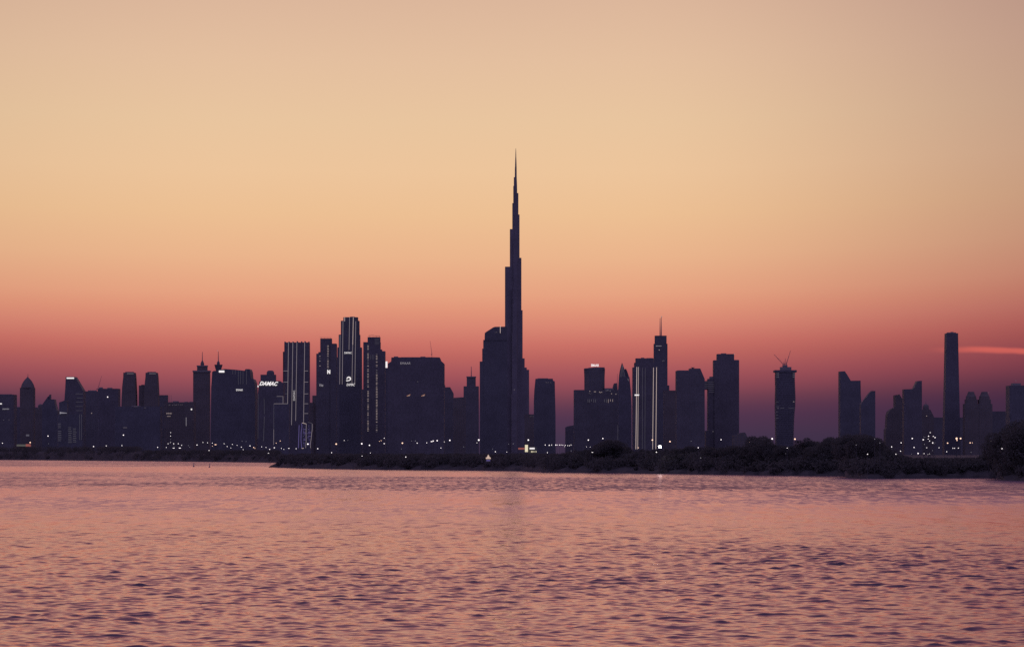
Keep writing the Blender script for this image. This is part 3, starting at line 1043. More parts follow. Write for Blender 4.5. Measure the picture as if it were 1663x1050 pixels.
B.strip(1024.2, 640, 1024.8, 646, 0.4, ST_DIM)

B = Bld('striped_tower', 'stepped block with four bright full-height vertical light lines', 'tower', 5400, 1047, 3)
B.box('wall', 1027.2, 1068.5, 596.4, dep=0.7)
B.box('upper_tier', 1030, 1062.4, 589, 597.5, dep=0.78)
B.box('crown', 1032.2, 1061, 581.8, 590, dep=0.8)
B.box('roof_plant', 1041, 1046, 580.6, 583, mat=m_roof)
B.box('roof_plant', 1050, 1060, 581.2, 583, mat=m_roof)
for xa, xb, ya, mt, w in ((1033.6, 1032.0, 596, ST_BRIGHT, 0.95), (1036.2, 1035.0, 596, ST_BRIGHT, 0.7), (1042.6, 1042.4, 597, ST_DIM, 0.5),
                          (1047.2, 1046.6, 597, ST_DIM, 0.5), (1060.6, 1059.2, 597, ST_BRIGHT, 0.8), (1065.6, 1064.3, 596.5, ST_BRIGHT, 0.85)):
    B.strip(xa, ya, xb, 729, w, mt)
B.panel(1030, 640.4, 1037.2, 642.4, S_WHITE, 'sign')

B = Bld('mast_tower', 'slim tower with a tall twin mast tipped by a light', 'tower', 7000, 1073, 1)
B.box('wall', 1061.8, 1083.6, 558.2, dep=0.9)
B.box('upper_tier', 1063.4, 1082.2, 545, 559, dep=0.94)
B.box('side_wing', 1080, 1086.6, 625.6, dep=24)
B.mast(1071.9, 545.5, 516.5, 1.5)
B.mast(1073.9, 545.5, 514.8, 1.8)
B.panel(1073.1, 513.8, 1074.7, 515.4, W_LIT, 'beacon')
B.script(1064.6, 1074, 562, 1.6, 8, S_DIM)
B.panel(1069.4, 567.6, 1070.8, 569, W_LIT, 'lit_window')
B.row(1074, 1079, 586, 4, 0.6, 1.6, ST_DIM)

B = Bld('low_block', 'low flat connecting block right of the twin-mast tower', 'building', 6600, 1091, 2)
B.box('wall', 1078, 1104, 633.8)

B = Bld('helipad_tower', 'block with a rooftop helipad disc and a sloped right shoulder', 'tower', 5800, 1120, 0)
B.poly('wall', [(1097.8, 725), (1097.8, 602), (1119, 601.8), (1119.2, 598.4), (1136.2, 598.4), (1143.4, 615.5), (1143.4, 725)], dep=0.75)
B.lathe('helipad', 1125, [(1.4, 599), (1.4, 597.4), (3.4, 596.8), (3.4, 596.2)], n=18, mat=m_roof)
B.box('parapet', 1100, 1117, 601.2, 603, dep=22, mat=m_roof)

B = Bld('bridge_tower', 'tall plain tower joined to its left neighbour by a high sky bridge', 'tower', 5900, 1178, 3)
B.box('wall', 1158.4, 1199.4, 585, dep=0.72)
B.box('upper_tier', 1164, 1191.6, 574.8, 586, dep=0.78)
B.box('roof_plant', 1171, 1179, 573.6, 576, dep=18, mat=m_roof)
B.box('parapet', 1190, 1199, 584.3, 586, dep=20, mat=m_roof)
B.box('low_wing', 1149, 1160, 615, dep=30)
B.box('wing_roof', 1152.4, 1158.6, 611.4, 616, dep=24, mat=m_roof)
B.box('sky_bridge', 1142.8, 1152, 618.4, 632.4, dep=22, into=0)
for y in (620.6, 623.8, 626.6, 629.6, 633, 636.4):
    B.strip(1139.5 if y < 631 else 1150.5, y, 1158.4, y, 0.4, ST_DIM)
B.box('podium', 1145.4, 1151, 699, dep=40)
B.panel(1191.0, 574.6, 1192.2, 575.8, W_LIT, 'beacon')
B.panel(1156.4, 699.6, 1157.8, 701, W_DIM, 'lit_window')

B = Bld('low_block', 'low stepped building at the foot of the sky-bridge tower', 'building', 4200, 1206, 2)
B.poly('wall', [(1190, 725), (1190, 706), (1198, 705), (1201, 702.6), (1209, 701.6), (1211, 704.6), (1212.4, 708.5), (1216, 710.5), (1216, 725)])

B = Bld('unfinished_tower', 'rounded tower under construction with cranes on top and gaps in its floors', 'tower', 7200, 1274.5, 4)
prof = [(604, 1258.6, 1291.0), (612, 1258.4, 1290.6), (630, 1258.8, 1291.2), (645, 1258.4, 1291.8), (660, 1258.2, 1291.2), (675, 1258.4, 1289.8),
        (690, 1258.6, 1289.2), (705, 1258.8, 1288.8), (725, 1259.0, 1288.8)]
mb = MB()
nr = 20
ys_ = list(np.arange(604, 724, 3.0))
for i, yt in enumerate(ys_):
    xl = np.interp(yt, [p[0] for p in prof], [p[1] for p in prof])
    xr = np.interp(yt, [p[0] for p in prof], [p[2] for p in prof])
    c_, r_ = (xl + xr) / 2, (xr - xl) / 2
    for (za, zb, k) in ((yt + 3.0, yt + 1.1, 0.975), (yt + 1.15, yt - 0.05, 1.0)):
        plan = [(B.x(c_) + r_ * k * B.s * math.copysign(abs(math.cos(t)) ** 0.55, math.cos(t)),
                 r_ * k * B.s * math.copysign(abs(math.sin(t)) ** 0.55, math.sin(t))) for t in [2 * math.pi * (q + 0.5) / nr for q in range(nr)]]
        mb.ext(plan, B.z(za) if yt < 720 else -0.6, B.z(zb))
B.part('wall', mb)
B.fr.append((1258, 1292, 600, 760, -25.0))
B.box('top_slab', 1257, 1292.6, 601, 604.2, dep=0.95)
B.box('core', 1267, 1284.6, 595.8, 601.5, dep=0.9, mat=m_roof)
B.box('core_top', 1271, 1278.4, 592.4, 596.5, dep=16, mat=m_roof)
for x in (1260.5, 1262.8, 1286.6, 1288.6):
    for y in (606.5, 609.5, 612.5):
        B.panel(x - 0.7, y - 0.7, x + 0.7, y + 0.7, ST_DIM, 'gap_glow')  # lighter openings between the floors, brightness put in as faint glowing panels
for (xa, xb, y) in ((1258.8, 1263, 652.4), (1285.5, 1288.2, 652.4), (1259, 1264, 660), (1266, 1272, 662.6), (1279, 1288, 662.8), (1258.8, 1262, 668.5), (1258.8, 1262, 674), (1258.8, 1263, 679)):
    B.strip(xa, y, xb, y, 0.5, ST_DIM, 'gap_glow')  # lighter slits in the floors, made as faint glowing tubes, not lamps
B.panel(1261.4, 662, 1262.6, 663.6, W_DIM, 'gap_glow')
B.panel(1287, 651.6, 1288.2, 652.8, W_LIT, 'gap_glow')

B = Bld('slant_tower', 'blade-topped tower sloping down to the right, left of a mirrored shorter one', 'tower', 6800, 1380, 1)
B.poly('wall', [(1363, 725), (1363, 603), (1370.6, 602.8), (1374, 608), (1380.2, 618.2), (1396, 618), (1396.3, 640), (1397.6, 660), (1398, 725)], dep=0.8)
B = Bld('slant_tower', 'shorter blade-topped tower sloping up to the right, beside the taller mirrored one', 'tower', 6500, 1409, 1)
B.poly('wall', [(1397, 725), (1397, 656.5), (1399, 653.4), (1404, 647.5), (1411, 638), (1414.6, 634.8), (1420.4, 634.6), (1420.4, 725)], dep=0.8)
B.strip(1411, 635.2, 1416, 633.6, 0.5, m_steel, 'roof_rail')

B = Bld('slant_tower', 'short tower with round left shoulder and small slanted peak, far right cluster', 'tower', 7000, 1453, 2)
B.poly('wall', [(1436.4, 725), (1436.8, 697), (1438.6, 694), (1439.6, 674), (1441.5, 668), (1446, 664), (1450, 662), (1452.4, 661.4), (1452.4, 641.4), (1455.5, 641.2),
                (1459, 640.2), (1462, 645), (1466, 651.6), (1470, 654), (1470, 725)], dep=0.8)
B = Bld('slant_tower', 'tower whose flat roof rises to a tall slanted peak at the right', 'tower', 6700, 1481, 3)
B.poly('wall', [(1466.8, 725), (1466.8, 632), (1481, 631.6), (1483, 630), (1488.4, 618.6), (1495.6, 618), (1495.9, 725)], dep=0.8)

B = Bld('domed_building', 'small domed building with a spike, left of the tall plain slab tower', 'building', 7200, 1503.5, 2)
B.poly('wall', [(1493, 725), (1493, 665.5), (1497, 664.6), (1509.4, 664.6), (1515.4, 676.5), (1515.4, 725)], dep=0.9)
B.lathe('dome', 1503.6, [(5.0, 666), (5.0, 661.5), (4.6, 658.5), (2.8, 656.4), (0.8, 655.8)], n=16)
B.mast(1503.6, 656.5, 649, 0.9, 'spire')
B.panel(1502.8, 674.6, 1504, 675.8, W_LIT, 'lit_window')

B = Bld('long_block', 'long low block behind the foot of the tall plain slab tower', 'building', 7600, 1525, 0)
B.box('wall', 1511, 1572, 677.6, dep=0.4)

B = Bld('slab_tower', 'tall plain slab tower, highest building of the far right', 'skyscraper', 6900, 1545, 4)
B.poly('wall', [(1532, 725), (1532.8, 675), (1534.4, 610), (1535.2, 562), (1535.6, 541.2), (1554.2, 541.2), (1554.6, 560), (1555.6, 610), (1557, 675), (1557.8, 725)], dep=0.9)
B.box('roof_plant', 1538, 1552, 539.8, 542, dep=16, mat=m_roof)
B.box('roof_plant', 1544, 1548, 538.8, 540.5, dep=10, mat=m_roof)

for o, w, lab in ((0, 0, 'left one of the two round-crowned towers right of the slab tower'), (21.6, 1, 'right one of the two round-crowned towers right of the slab tower')):
    B = Bld('round_crown_tower', lab, 'tower', 6800, 1577 + o, 2, 'two round-crowned towers')
    B.box('wall', 1565 + o + (1 if w else 0), 1588.6 + o, 655.6, dep=0.9)
    B.box('upper_tier', 1567.6 + o, 1586.4 + o, 648.4, 656.5, dep=0.9)
    B.lathe('crown', 1577 + o, [(8.8, 649), (8.2, 643.6), (6.4, 640.6), (5.2, 637.4), (4.6, 635.8)], n=16)
    if w:
        B.panel(1603.4, 636.6, 1604.6, 637.8, W_DIM, 'beacon')

B = Bld('long_block', 'flat block between the round-crowned towers and the right edge', 'building', 7000, 1624, 0)
B.box('wall', 1608, 1640, 667.6, dep=0.6)

B = Bld('corner_tower', 'broad tower cut by the right edge of the photo with a raised roof box', 'tower', 6000, 1664, 1)
B.box('wall', 1636.4, 1694, 626, dep=0.7)
B.box('roof_plant', 1643, 1656.6, 622.2, 627, dep=22, mat=m_roof)
B.panel(1646.4, 617.4, 1647.6, 618.6, W_DIM, 'beacon')
B.mast(1647, 622.5, 618.6, 0.5)

# ------------------------------------------------------------------ cranes (each stands on a roof)
def crane(label, D, xb, yb, xt, yt, mast=3.0, back=0.25, group=None, th=0.30):
    B = Bld('tower_crane', label, 'crane', D, xb, 0, group)
    B.root.location.z = ZG + B.z(yb)
    z0 = B.z(yb)
    s = B.s

    def P(px, py):
        return (B.x(px), 0.0, B.z(py) - z0)
    r = th * s
    mb = MB()
    mb.rod(P(xb, yb + 1), P(xb, yb - mast), r * 1.3, None, 4)
    link('mast', mb.mesh(), m_steel, B.root)
    top = (xb, yb - mast)
    mb = MB()
    mb.rod(P(*top), P(xt, yt), r * 1.1, r * 0.5, 4)
    nx_, nz_ = 0.9 * s, 0.0
    a, b_ = Vector(P(*top)), Vector(P(xt, yt))
    for k in range(7):
        p = a.lerp(b_, k / 7.0) + Vector((0.5 * s, 0, 0.35 * s))
        q = a.lerp(b_, (k + 1) / 7.0)
        mb.rod(p, q, r * 0.35, None, 4)
    link('jib', mb.mesh(), m_steel, B.root)
    mb = MB()
    cx_, cy_ = xb - (xt - xb) * back, yb - mast - 0.6
    mb.rod(P(*top), P(cx_, cy_), r, None, 4)
    mb.box(B.x(cx_) - 0.8 * s, B.x(cx_) + 0.8 * s, -0.6 * s, 0.6 * s, B.z(cy_) - z0 - 1.1 * s, B.z(cy_) - z0 + 0.1 * s)
    link('counter_jib', mb.mesh(), m_steel, B.root)
    mb = MB()
    mb.rod(P(xb, yb - mast), P(xb - (xt - xb) * 0.08, yb - mast - 3.2), r * 0.7, None, 4)
    mb.rod(P(xb - (xt - xb) * 0.08, yb - mast - 3.2), P(xb + (xt - xb) * 0.7, yt + (yb - mast - yt) * 0.3), r * 0.25, None, 4)
    link('a_frame', mb.mesh(), m_steel, B.root)


crane('thin crane with raised jib on the dark block left of the two flared towers', 6300, 159, 633.4, 165.0, 610, 1.5, 0.3)
crane('slim upright crane on the roof of the broad EMAAR block', 5200, 701.4, 580.6, 698.4, 553.4, 5.0, -0.25)
G_ = 'cranes on the unfinished tower'
crane('crane leaning far left on top of the unfinished rounded tower', 7200, 1271.6, 593, 1256.8, 575.2, 2.0, 0.12, G_, 0.48)
crane('tall crane leaning right on top of the unfinished rounded tower', 7180, 1277.4, 593, 1283.8, 568.8, 2.5, 0.2, G_, 0.48)
crane('short nearly upright crane in the middle of the unfinished tower roof', 7230, 1274.6, 593, 1275.6, 581.6, 2.0, 0.5, G_, 0.48)

# ------------------------------------------------------------------ lit kiosks and small lit places on the shore
B = Bld('petrol_station', 'small lit station with pale yellow sign pillar and red canopy below the tallest skyscraper', 'petrol station', 2000, 856, 0)
B.box('shop_wall', 858, 872, 725.5, dep=8, ch=0)
B.box('canopy', 841.6, 852.2, 726.6, 729.4, dep=7, mat=L_RED, ch=0, into=0, dy=-9)
B.mast(843.5, 739, 728.6, 0.5, 'post', dy=-9)
B.mast(850.5, 739, 728.6, 0.5, 'post', dy=-9)
B.box('sign_pillar', 852.5, 857.1, 722, 733.4, dep=1.2, mat=S_CREAM, ch=0, into=0, dy=-13)
B.box('sign_base', 853.6, 856, 733.2, dep=0.8, mat=m_steel, ch=0, dy=-13)
o = B.panel(860, 726.5, 868.2, 729, S_WHITE, 'lit_panel')
for x in (863, 864.4, 867, 870.4):
    B.panel(x - 0.6, 732, x + 0.7, 733.8, S_CREAM, 'lit_window')
B = Bld('petrol_station', 'small station with a pale canopy and a red lit end at the far left shore', 'petrol station', 3000, 42, 0)
B.box('shop_wall', 31, 53, 722.5, dep=9, ch=0)
B.box('canopy', 30.5, 44, 721.2, 724.4, dep=8, mat=emit_mat('canopy_glow', (0.55, 0.52, 0.50), 0.16), ch=0, into=0, dy=-9)
B.panel(44.6, 720.6, 52.6, 724.8, L_RED, 'red_fascia').location.y = -10
B.panel(45, 714 - 9, 50, 708, ST_DIM, 'sign_board').location.y = -10
for x in (34, 42):
    B.mast(x, 740, 723, 0.5, 'post', dy=-9)
D_ = 820
B = Bld('lit_tent', 'tiny glowing peaked tent on the dark shore left of the skyscraper', 'tent', D_, 793, 0)
B.root.location.z = 2.75
B.root.scale = (0.85, 0.85, 0.85)
mb = MB()
s_ = B.s
for dz, w_, m_ in ((0, 4.6, 0),):
    mb.ext([(-w_ * s_, -1.2), (w_ * s_, -1.2), (w_ * s_, 1.2), (-w_ * s_, 1.2)], 1.1, 1.6)
    mb.ext([(-3.0 * s_, -1.0), (3.0 * s_, -1.0), (3.0 * s_, 1.0), (-3.0 * s_, 1.0)], 1.55, 2.5, [(-0.3 * s_, -0.1), (0.3 * s_, -0.1), (0.3 * s_, 0.1), (-0.3 * s_, 0.1)])
link('canopy', mb.mesh(), emit_mat('tent_glow', (1.0, 0.72, 0.60), 0.6), B.root)
mb = MB()
for x_ in (-4.2, -1.4, 1.4, 4.2):
    mb.rod((x_ * s_, -1.0, 0), (x_ * s_, -1.0, 1.2), 0.05, None, 5)
link('poles', mb.mesh(), m_steel, B.root)
mb = MB()
mb.box(-3.6 * s_, 3.6 * s_, -1.05, -0.9, 0.45, 0.75)
link('light_bar', mb.mesh(), ST_BLUE, B.root)

# ------------------------------------------------------------------ lamps
LAMPS = [  # column, row, size in photo pixels, kind (w white, o warm, d dim, f = wide, F = very bright)
 (4,719,1.6,'w'),(49,718,2.4,'o'),(78,707.5,2.1,'w'),(79,720,1.1,'d'),(152,724.5,2,'w'),(172.5,723.5,1.5,'w'),(198,723,1.5,'w'),
 (200.5,706,2.2,'w'),(256,725.7,1.7,'w'),(270,726,1.3,'w'),(273,720,1.3,'w'),(277,718,1.5,'w'),(277,713,1,'d'),(277,707.5,1.4,'w'),
 (277,702,1.2,'w'),(282,720,1.6,'w'),(289.5,720,1.5,'w'),(282.5,723.5,1,'d'),(295,722.5,1.3,'w'),(282,727,2,'f'),(292,727,2.2,'f'),
 (306,723,1.2,'d'),(308,725.5,1.1,'d'),(320,722,1.8,'w'),(329.5,718,1.3,'w'),(337,718.5,1.3,'w'),(345,719,1.3,'w'),(350,721.5,2.2,'fo'),
 (345,724,1.4,'o'),(339.5,731,1.4,'f'),(364,720,1.3,'w'),(369,724.5,1.4,'w'),(375,727,1.2,'w'),(377.5,721,1.3,'w'),(385,722.5,1.2,'w'),
 (393,716,1.2,'d'),(399.5,716.5,1.2,'d'),(392,725.5,1.5,'w'),(395,729.5,1.2,'w'),(406,723.5,1.8,'w'),(412,726,1.8,'o'),(414,727.5,1.3,'o'),
 (425,725,1.3,'w'),(432,726,1.3,'w'),(438,729,1.7,'w'),(445.5,726.5,2,'w'),(448.5,719,1.3,'o'),(455,715.5,1.5,'o'),(436,735.5,1.3,'f'),
 (457,727.5,1.3,'w'),(461,729,1.2,'w'),(469,727.5,1.6,'f'),(481,728,1.5,'w'),(492,727.7,1.6,'f'),(500,720.5,2.9,'w'),(516,728,2,'w'),
 (546,720.5,3,'o'),(559,714.7,1.3,'w'),(565,714.5,1.1,'d'),(538.5,734.5,1.7,'w'),(587.5,720,3,'w'),(600,722.5,2.5,'w'),(601.5,735,1.3,'w'),
 (588,740,1.3,'f'),(619,715,1.4,'o'),(616,716,1.2,'o'),(624,719.8,2.2,'w'),(624,711,1.4,'w'),(653.5,719,2.9,'o'),(652,728.5,1.2,'d'),
 (668.5,715.5,1.2,'d'),(674.5,715.5,1.4,'d'),(677.5,719,1.7,'w'),(693,718.5,1.5,'w'),(701,716.5,2.2,'f'),(703.5,715.5,2.2,'w'),(710,715,2.6,'w'),
 (721.5,717,1.3,'w'),(730.5,714.5,2.8,'w'),(716,727,1.5,'w'),(659,741.5,1.9,'w'),(777.5,714,3.3,'w'),(774.5,718.5,1.2,'w'),(753,725,1.2,'d'),
 (800,728.5,1.2,'d'),(804.5,733,1.8,'w'),(823,733.5,1.3,'w'),(826,720.5,1.2,'d'),(833.5,720,1.4,'d'),(858,714,2.9,'w'),(889,734.5,1.6,'w'),
 (885.5,722,1.7,'w'),(892,722.5,2,'w'),(895.8,722,1.5,'w'),(902.5,722,1.9,'w'),(904.6,722,1.6,'w'),(908.6,722,1.6,'w'),(911.2,722,1.4,'w'),
 (914,722.3,1.4,'w'),(918,722.5,1.4,'w'),(922,723,1.3,'w'),(925,723,1.4,'w'),(927.4,722,1.3,'w'),(917,724.5,1,'w'),
 (955.5,714,2.4,'w'),(979,711.5,2.2,'w'),(952.5,725,1,'w'),(958.5,725.5,1.1,'w'),(962,734,1.6,'f'),(927.5,731.5,1.4,'d'),(1036.5,726.5,1.5,'o'),
 (1059.5,714,2.9,'o'),(1072,725,5.6,'F'),(1066,733.7,2,'w'),(1088,716.5,2.9,'o'),(1122.5,716,1.2,'d'),(1134,726.5,1.9,'w'),(1138,743,2,'d'),
 (1171,713.5,2,'w'),(1218,717,2.5,'o'),(1254,712,3.2,'w'),(1291,712.5,3.1,'o'),(1278.5,727,1.5,'w'),(1276,736,1,'d'),(1390.5,722,1.5,'d'),
 (1409,737,1.9,'w'),(1420.5,712.5,1.6,'d'),(1429,718.7,1.6,'d'),(1448,725,2,'w'),(1463.5,718.5,1.9,'w'),(1462.5,732,1.7,'w'),(1455,737,1.7,'w'),
 (1448.5,728,1,'d'),(1481.5,711.5,2.3,'w'),(1484.5,726,1.9,'w'),(1480.5,736.5,1.1,'d'),(1500,709,1.1,'d'),(1502,709.5,1.1,'d'),(1499.5,713.5,2.6,'w'),
 (1508,707.7,2,'w'),(1507.5,712.5,1.5,'w'),(1510.5,702,1.5,'w'),(1509.7,715.5,1.6,'w'),(1515.7,708,1.6,'w'),(1518.5,710,2.1,'w'),(1515,718.6,2.5,'w'),
 (1518.5,718.5,1.2,'d'),(1501.5,721,1.8,'d'),(1505,726.5,1.3,'f'),(1525,726.5,1.5,'w'),(1514.5,731,1.3,'d'),(1491,735.7,2.6,'w'),(1500.5,736,1.9,'f'),
 (1507.4,737.2,1.5,'w'),(1509.7,736.4,1.4,'w'),(1519,740.5,1.4,'f'),(1539,719,2.4,'o'),(1537.5,733,1.6,'w'),(1553.5,711.5,3.9,'o'),(1560,711.5,3.1,'o'),
 (1554,714.5,2.4,'o'),(1547.5,727.3,1.5,'w'),(1550.2,727.3,1.5,'w'),(1556.5,727,1.7,'w'),(1575.5,718.5,2.2,'o'),(1579,718.5,1.3,'o'),(1577,734,1.3,'d'),
 (1561,742,1.2,'d'),(1609.5,716,3,'w'),(1616,728,1.5,'f'),(1627.5,728,1.9,'f'),(1613.5,734.5,1.7,'o'),(1635.5,737,1.6,'w'),(1605,733,1.2,'d')]
MARKS = [(5, 'the block at the left edge'), (45, 'the pointed-dome tower'), (82, 'the fin-roofed building'), (116, 'the tower with the white bar'),
         (178, 'the uneven-topped block'), (210, 'the left flared tower'), (247, 'the right flared tower'), (286, 'the small two-line sign'),
         (328, 'the square-shouldered antenna tower'), (354, 'the flared-crown tower'), (395, 'the broad rounded-top block'),
         (437, 'the big DAMAC letters'), (480, 'the four-line striped tower'), (530, 'the square-sign stepped tower'),
         (568, 'the round-logo tower'), (610, 'the two dotted columns'), (665, 'the faint EMAAR letters'), (705, 'the crane on the broad block'),
         (730, 'the sloped-corner block'), (766, 'the small single-mast tower'), (800, 'the curved-top tower'), (840, 'the tallest skyscraper'),
         (885, 'the squat tapered tower'), (912, 'the gap right of the squat tower'), (960, 'the roof drum letters'), (1012, 'the bud-shaped tower'),
         (1047, 'the bright-striped block'), (1074, 'the twin-mast tower'), (1120, 'the helipad tower'), (1178, 'the sky-bridge tower'),
         (1225, 'the low stepped building'), (1274, 'the unfinished tower'), (1380, 'the left blade-topped tower'), (1415, 'the right blade-topped tower'),
         (1453, 'the round-shouldered tower'), (1481, 'the tall slanted peak'), (1508, 'the small spiked dome'), (1545, 'the tall slab tower'),
         (1577, 'the left round-crowned tower'), (1600, 'the right round-crowned tower'), (1630, 'the right-edge tower')]
ORD = ['first', 'second', 'third', 'fourth', 'fifth', 'sixth', 'seventh', 'eighth', 'ninth', 'tenth', 'eleventh', 'twelfth', 'thirteenth',
       'fourteenth', 'fifteenth', 'sixteenth', 'seventeenth', 'eighteenth', 'nineteenth', 'twentieth']

# outline of the trees along the right shore: column -> row of the tree tops
TREELINE = [(905, 737), (920, 733), (935, 730), (950, 728), (966, 725), (974, 718), (981, 713), (1000, 712), (1010, 720), (1028, 727), (1076, 728), (1086, 726),
            (1100, 723), (1140, 722), (1180, 722), (1213, 721), (1222, 716), (1230, 709), (1240, 706), (1249, 712), (1260, 721), (1290, 722),
            (1302, 717), (1309, 710), (1317, 712), (1327, 721), (1335, 719), (1341, 712), (1350, 709), (1358, 711), (1364, 706), (1376, 704),
            (1400, 704), (1416, 705), (1423, 712), (1432, 717), (1440, 723), (1450, 735), (1480, 743), (1590, 743), (1602, 736), (1612, 726), (1624, 704), (1640, 688), (1680, 678)]


def treetop(x):
    if x < 905:
        return 735.5 if x > 452 else (729.5 if x > 228 else 723.5)
    return interp(TREELINE, x)


def uv_ball(n=8, m_=6):
    mb = MB()
    prof = [(max(math.cos(a), 0.02), math.sin(a)) for a in [-math.pi / 2 + math.pi * k / m_ for k in range(m_ + 1)]]
    mb.lathe(prof, n=n)
    return mb.mesh()


BALL = {}
for k, mt in (('w', L_WHITE), ('o', L_WARM), ('d', L_DIM), ('F', L_FLOOD)):
    BALL[k] = uv_ball()
    BALL[k].materials.append(mt)
m_pole, _g, _b = new_mat('dark_painted_pole')
_b.inputs['Base Color'].default_value = (0.030, 0.030, 0.032, 1)
_b.inputs['Roughness'].default_value = 0.7
mb = MB()
mb.rod((0, 0, 0), (0, 0, 1), 1.0, 0.55, 8)
POLE = mb.mesh()
POLE.materials.append(m_pole)
mb = MB()
mb.box(-1, 1, -0.4, 0.4, -0.12, 0.12)
ARM = mb.mesh()
ARM.materials.append(m_steel)

near = []
for (x, y, sz, kd) in LAMPS:
    near.append(min(range(len(MARKS)), key=lambda i: abs(MARKS[i][0] - x)))
CN = {'w': 'white', 'o': 'warm', 'd': 'faint', 'f': 'wide white', 'fo': 'wide warm', 'F': 'brilliant white'}
groups = {}
for i, L in enumerate(LAMPS):
    groups.setdefault((near[i], L[3]), []).append(i)
for idx in groups.values():
    idx.sort(key=lambda i: LAMPS[i][0])
for i, (x, y, sz, kd) in enumerate(LAMPS):
    idx = groups[(near[i], kd)]
    k = idx.index(i)
    place = MARKS[near[i]][1]
    if kd == 'F':
        label = 'brilliant white floodlight on the shore, brightest light in the photo'
    elif len(idx) == 1:
        label = 'only %s shore light below %s' % (CN[kd], place)
    else:
        label = '%s of %s %s shore lights below %s' % (ORD[k], ['', '', 'two', 'three', 'four', 'five', 'six', 'seven', 'eight', 'nine', 'ten', 'eleven', 'twelve', 'thirteen', 'fourteen'][len(idx)], CN[kd], place)
    D0 = shore_D(x)
    if kd == 'F':
        D = D0 + 2.5
    elif y > treetop(x) - 1.0 and not 452 < x < 905:
        D = D0 + 4.0 if x > 905 else D0 + 3
    elif 452 < x < 905 and y > 734:
        D = D0 + 3.0
    else:
        D = min(max(9.5 * F / max(YH - y, 2.0), D0 + 140), 4300)
    s = D / F
    zl = (YH - y) * s + CAMH
    off = D - D0
    zg = float(np.interp(off, [0, 1.5, 4, 9, 18, 34, 60, 110], [0, 0.5, 0.9, 1.5, ridge(x) * 0.7, ridge(x), ridge(x) * 0.9, ZG]))
    zg = min(zg, zl - 0.4) - 0.15
    h = zl - zg
    wide = kd[0] == 'f'
    key = 'o' if kd == 'fo' else ('w' if wide else kd)
    r = sz * s * 0.42
    name = 'floodlight' if (wide or kd == 'F') else 'street_lamp'
    R = empty(name, ((x - CX) * s, D, zg), label, 'lamp', 'lights along the shore')
    p = link('pole', POLE, None, R)
    p.scale = (max(0.07, 0.009 * h), max(0.07, 0.009 * h), h)
    a = link('lamp_arm', ARM, None, R, (0, 0.2, h + r * 0.4))
    a.scale = (r * (2.4 if wide else 0.9), 0.3, 0.6)
    b_ = link('lamp_head', BALL[key], None, R, (0, 0, h))
    b_.scale = (r * (2.0 if wide else 1.0), r * 0.9, r * (0.55 if wide else 0.9))

# ------------------------------------------------------------------ foliage
m_leaf, _g, _b = new_mat('dark_leaves')
_tc = _g.n('ShaderNodeTexCoord')
_n = _g.n('ShaderNodeTexNoise')
_n.inputs['Scale'].default_value = 0.8
_g.t.links.new(_tc.outputs['Object'], _n.inputs['Vector'])
_c = _g.mix(_n.outputs[0], (0.088, 0.088, 0.077, 1), (0.098, 0.095, 0.084, 1))
_g.t.links.new(_c, _b.inputs['Base Color'])
_b.inputs['Roughness'].default_value = 0.8
_b.inputs['Specular IOR Level'].default_value = 0.1
_tr = _g.n('ShaderNodeBsdfTranslucent')
_g.t.links.new(_c, _tr.inputs['Color'])
_ms = _g.n('ShaderNodeMixShader')
_ms.inputs[0].default_value = 0.45
_g.t.links.new(_b.outputs[0], _ms.inputs[1])
_g.t.links.new(_tr.outputs[0], _ms.inputs[2])
_g.t.links.new(_ms.outputs[0], _g.t.nodes['Material Output'].inputs['Surface'])
m_bark, _g, _b = new_mat('bark')
_b.inputs['Base Color'].default_value = (0.09, 0.07, 0.055, 1)
_b.inputs['Roughness'].default_value = 0.9


def leaf_mesh(centres, size, rg):
    """one small quad per leaf clump, random orientation"""
    n = len(centres)
    a = rg.normal(size=(n, 3))
    a /= np.linalg.norm(a, axis=1)[:, None]
    b = np.cross(a, rg.normal(size=(n, 3)))
    b /= np.linalg.norm(b, axis=1)[:, None]
    sz = (size * rg.uniform(0.6, 1.4, n))[:, None]
    c = np.asarray(centres)
    v = np.stack([c - a * sz, c - b * sz * 0.6, c + a * sz, c + b * sz * 0.6], axis=1).reshape(-1, 3)
    f = np.arange(4 * n).reshape(n, 4)
    me = bpy.data.meshes.new('leaves')
    me.vertices.add(4 * n)
    me.vertices.foreach_set('co', v.astype(np.float32).ravel())
    me.loops.add(4 * n)
    me.loops.foreach_set('vertex_index', f.astype(np.int32).ravel())
    me.polygons.add(n)
    me.polygons.foreach_set('loop_start', np.arange(0, 4 * n, 4, dtype=np.int32))
    me.polygons.foreach_set('loop_total', np.full(n, 4, dtype=np.int32))
    me.update(calc_edges=True)
    return me


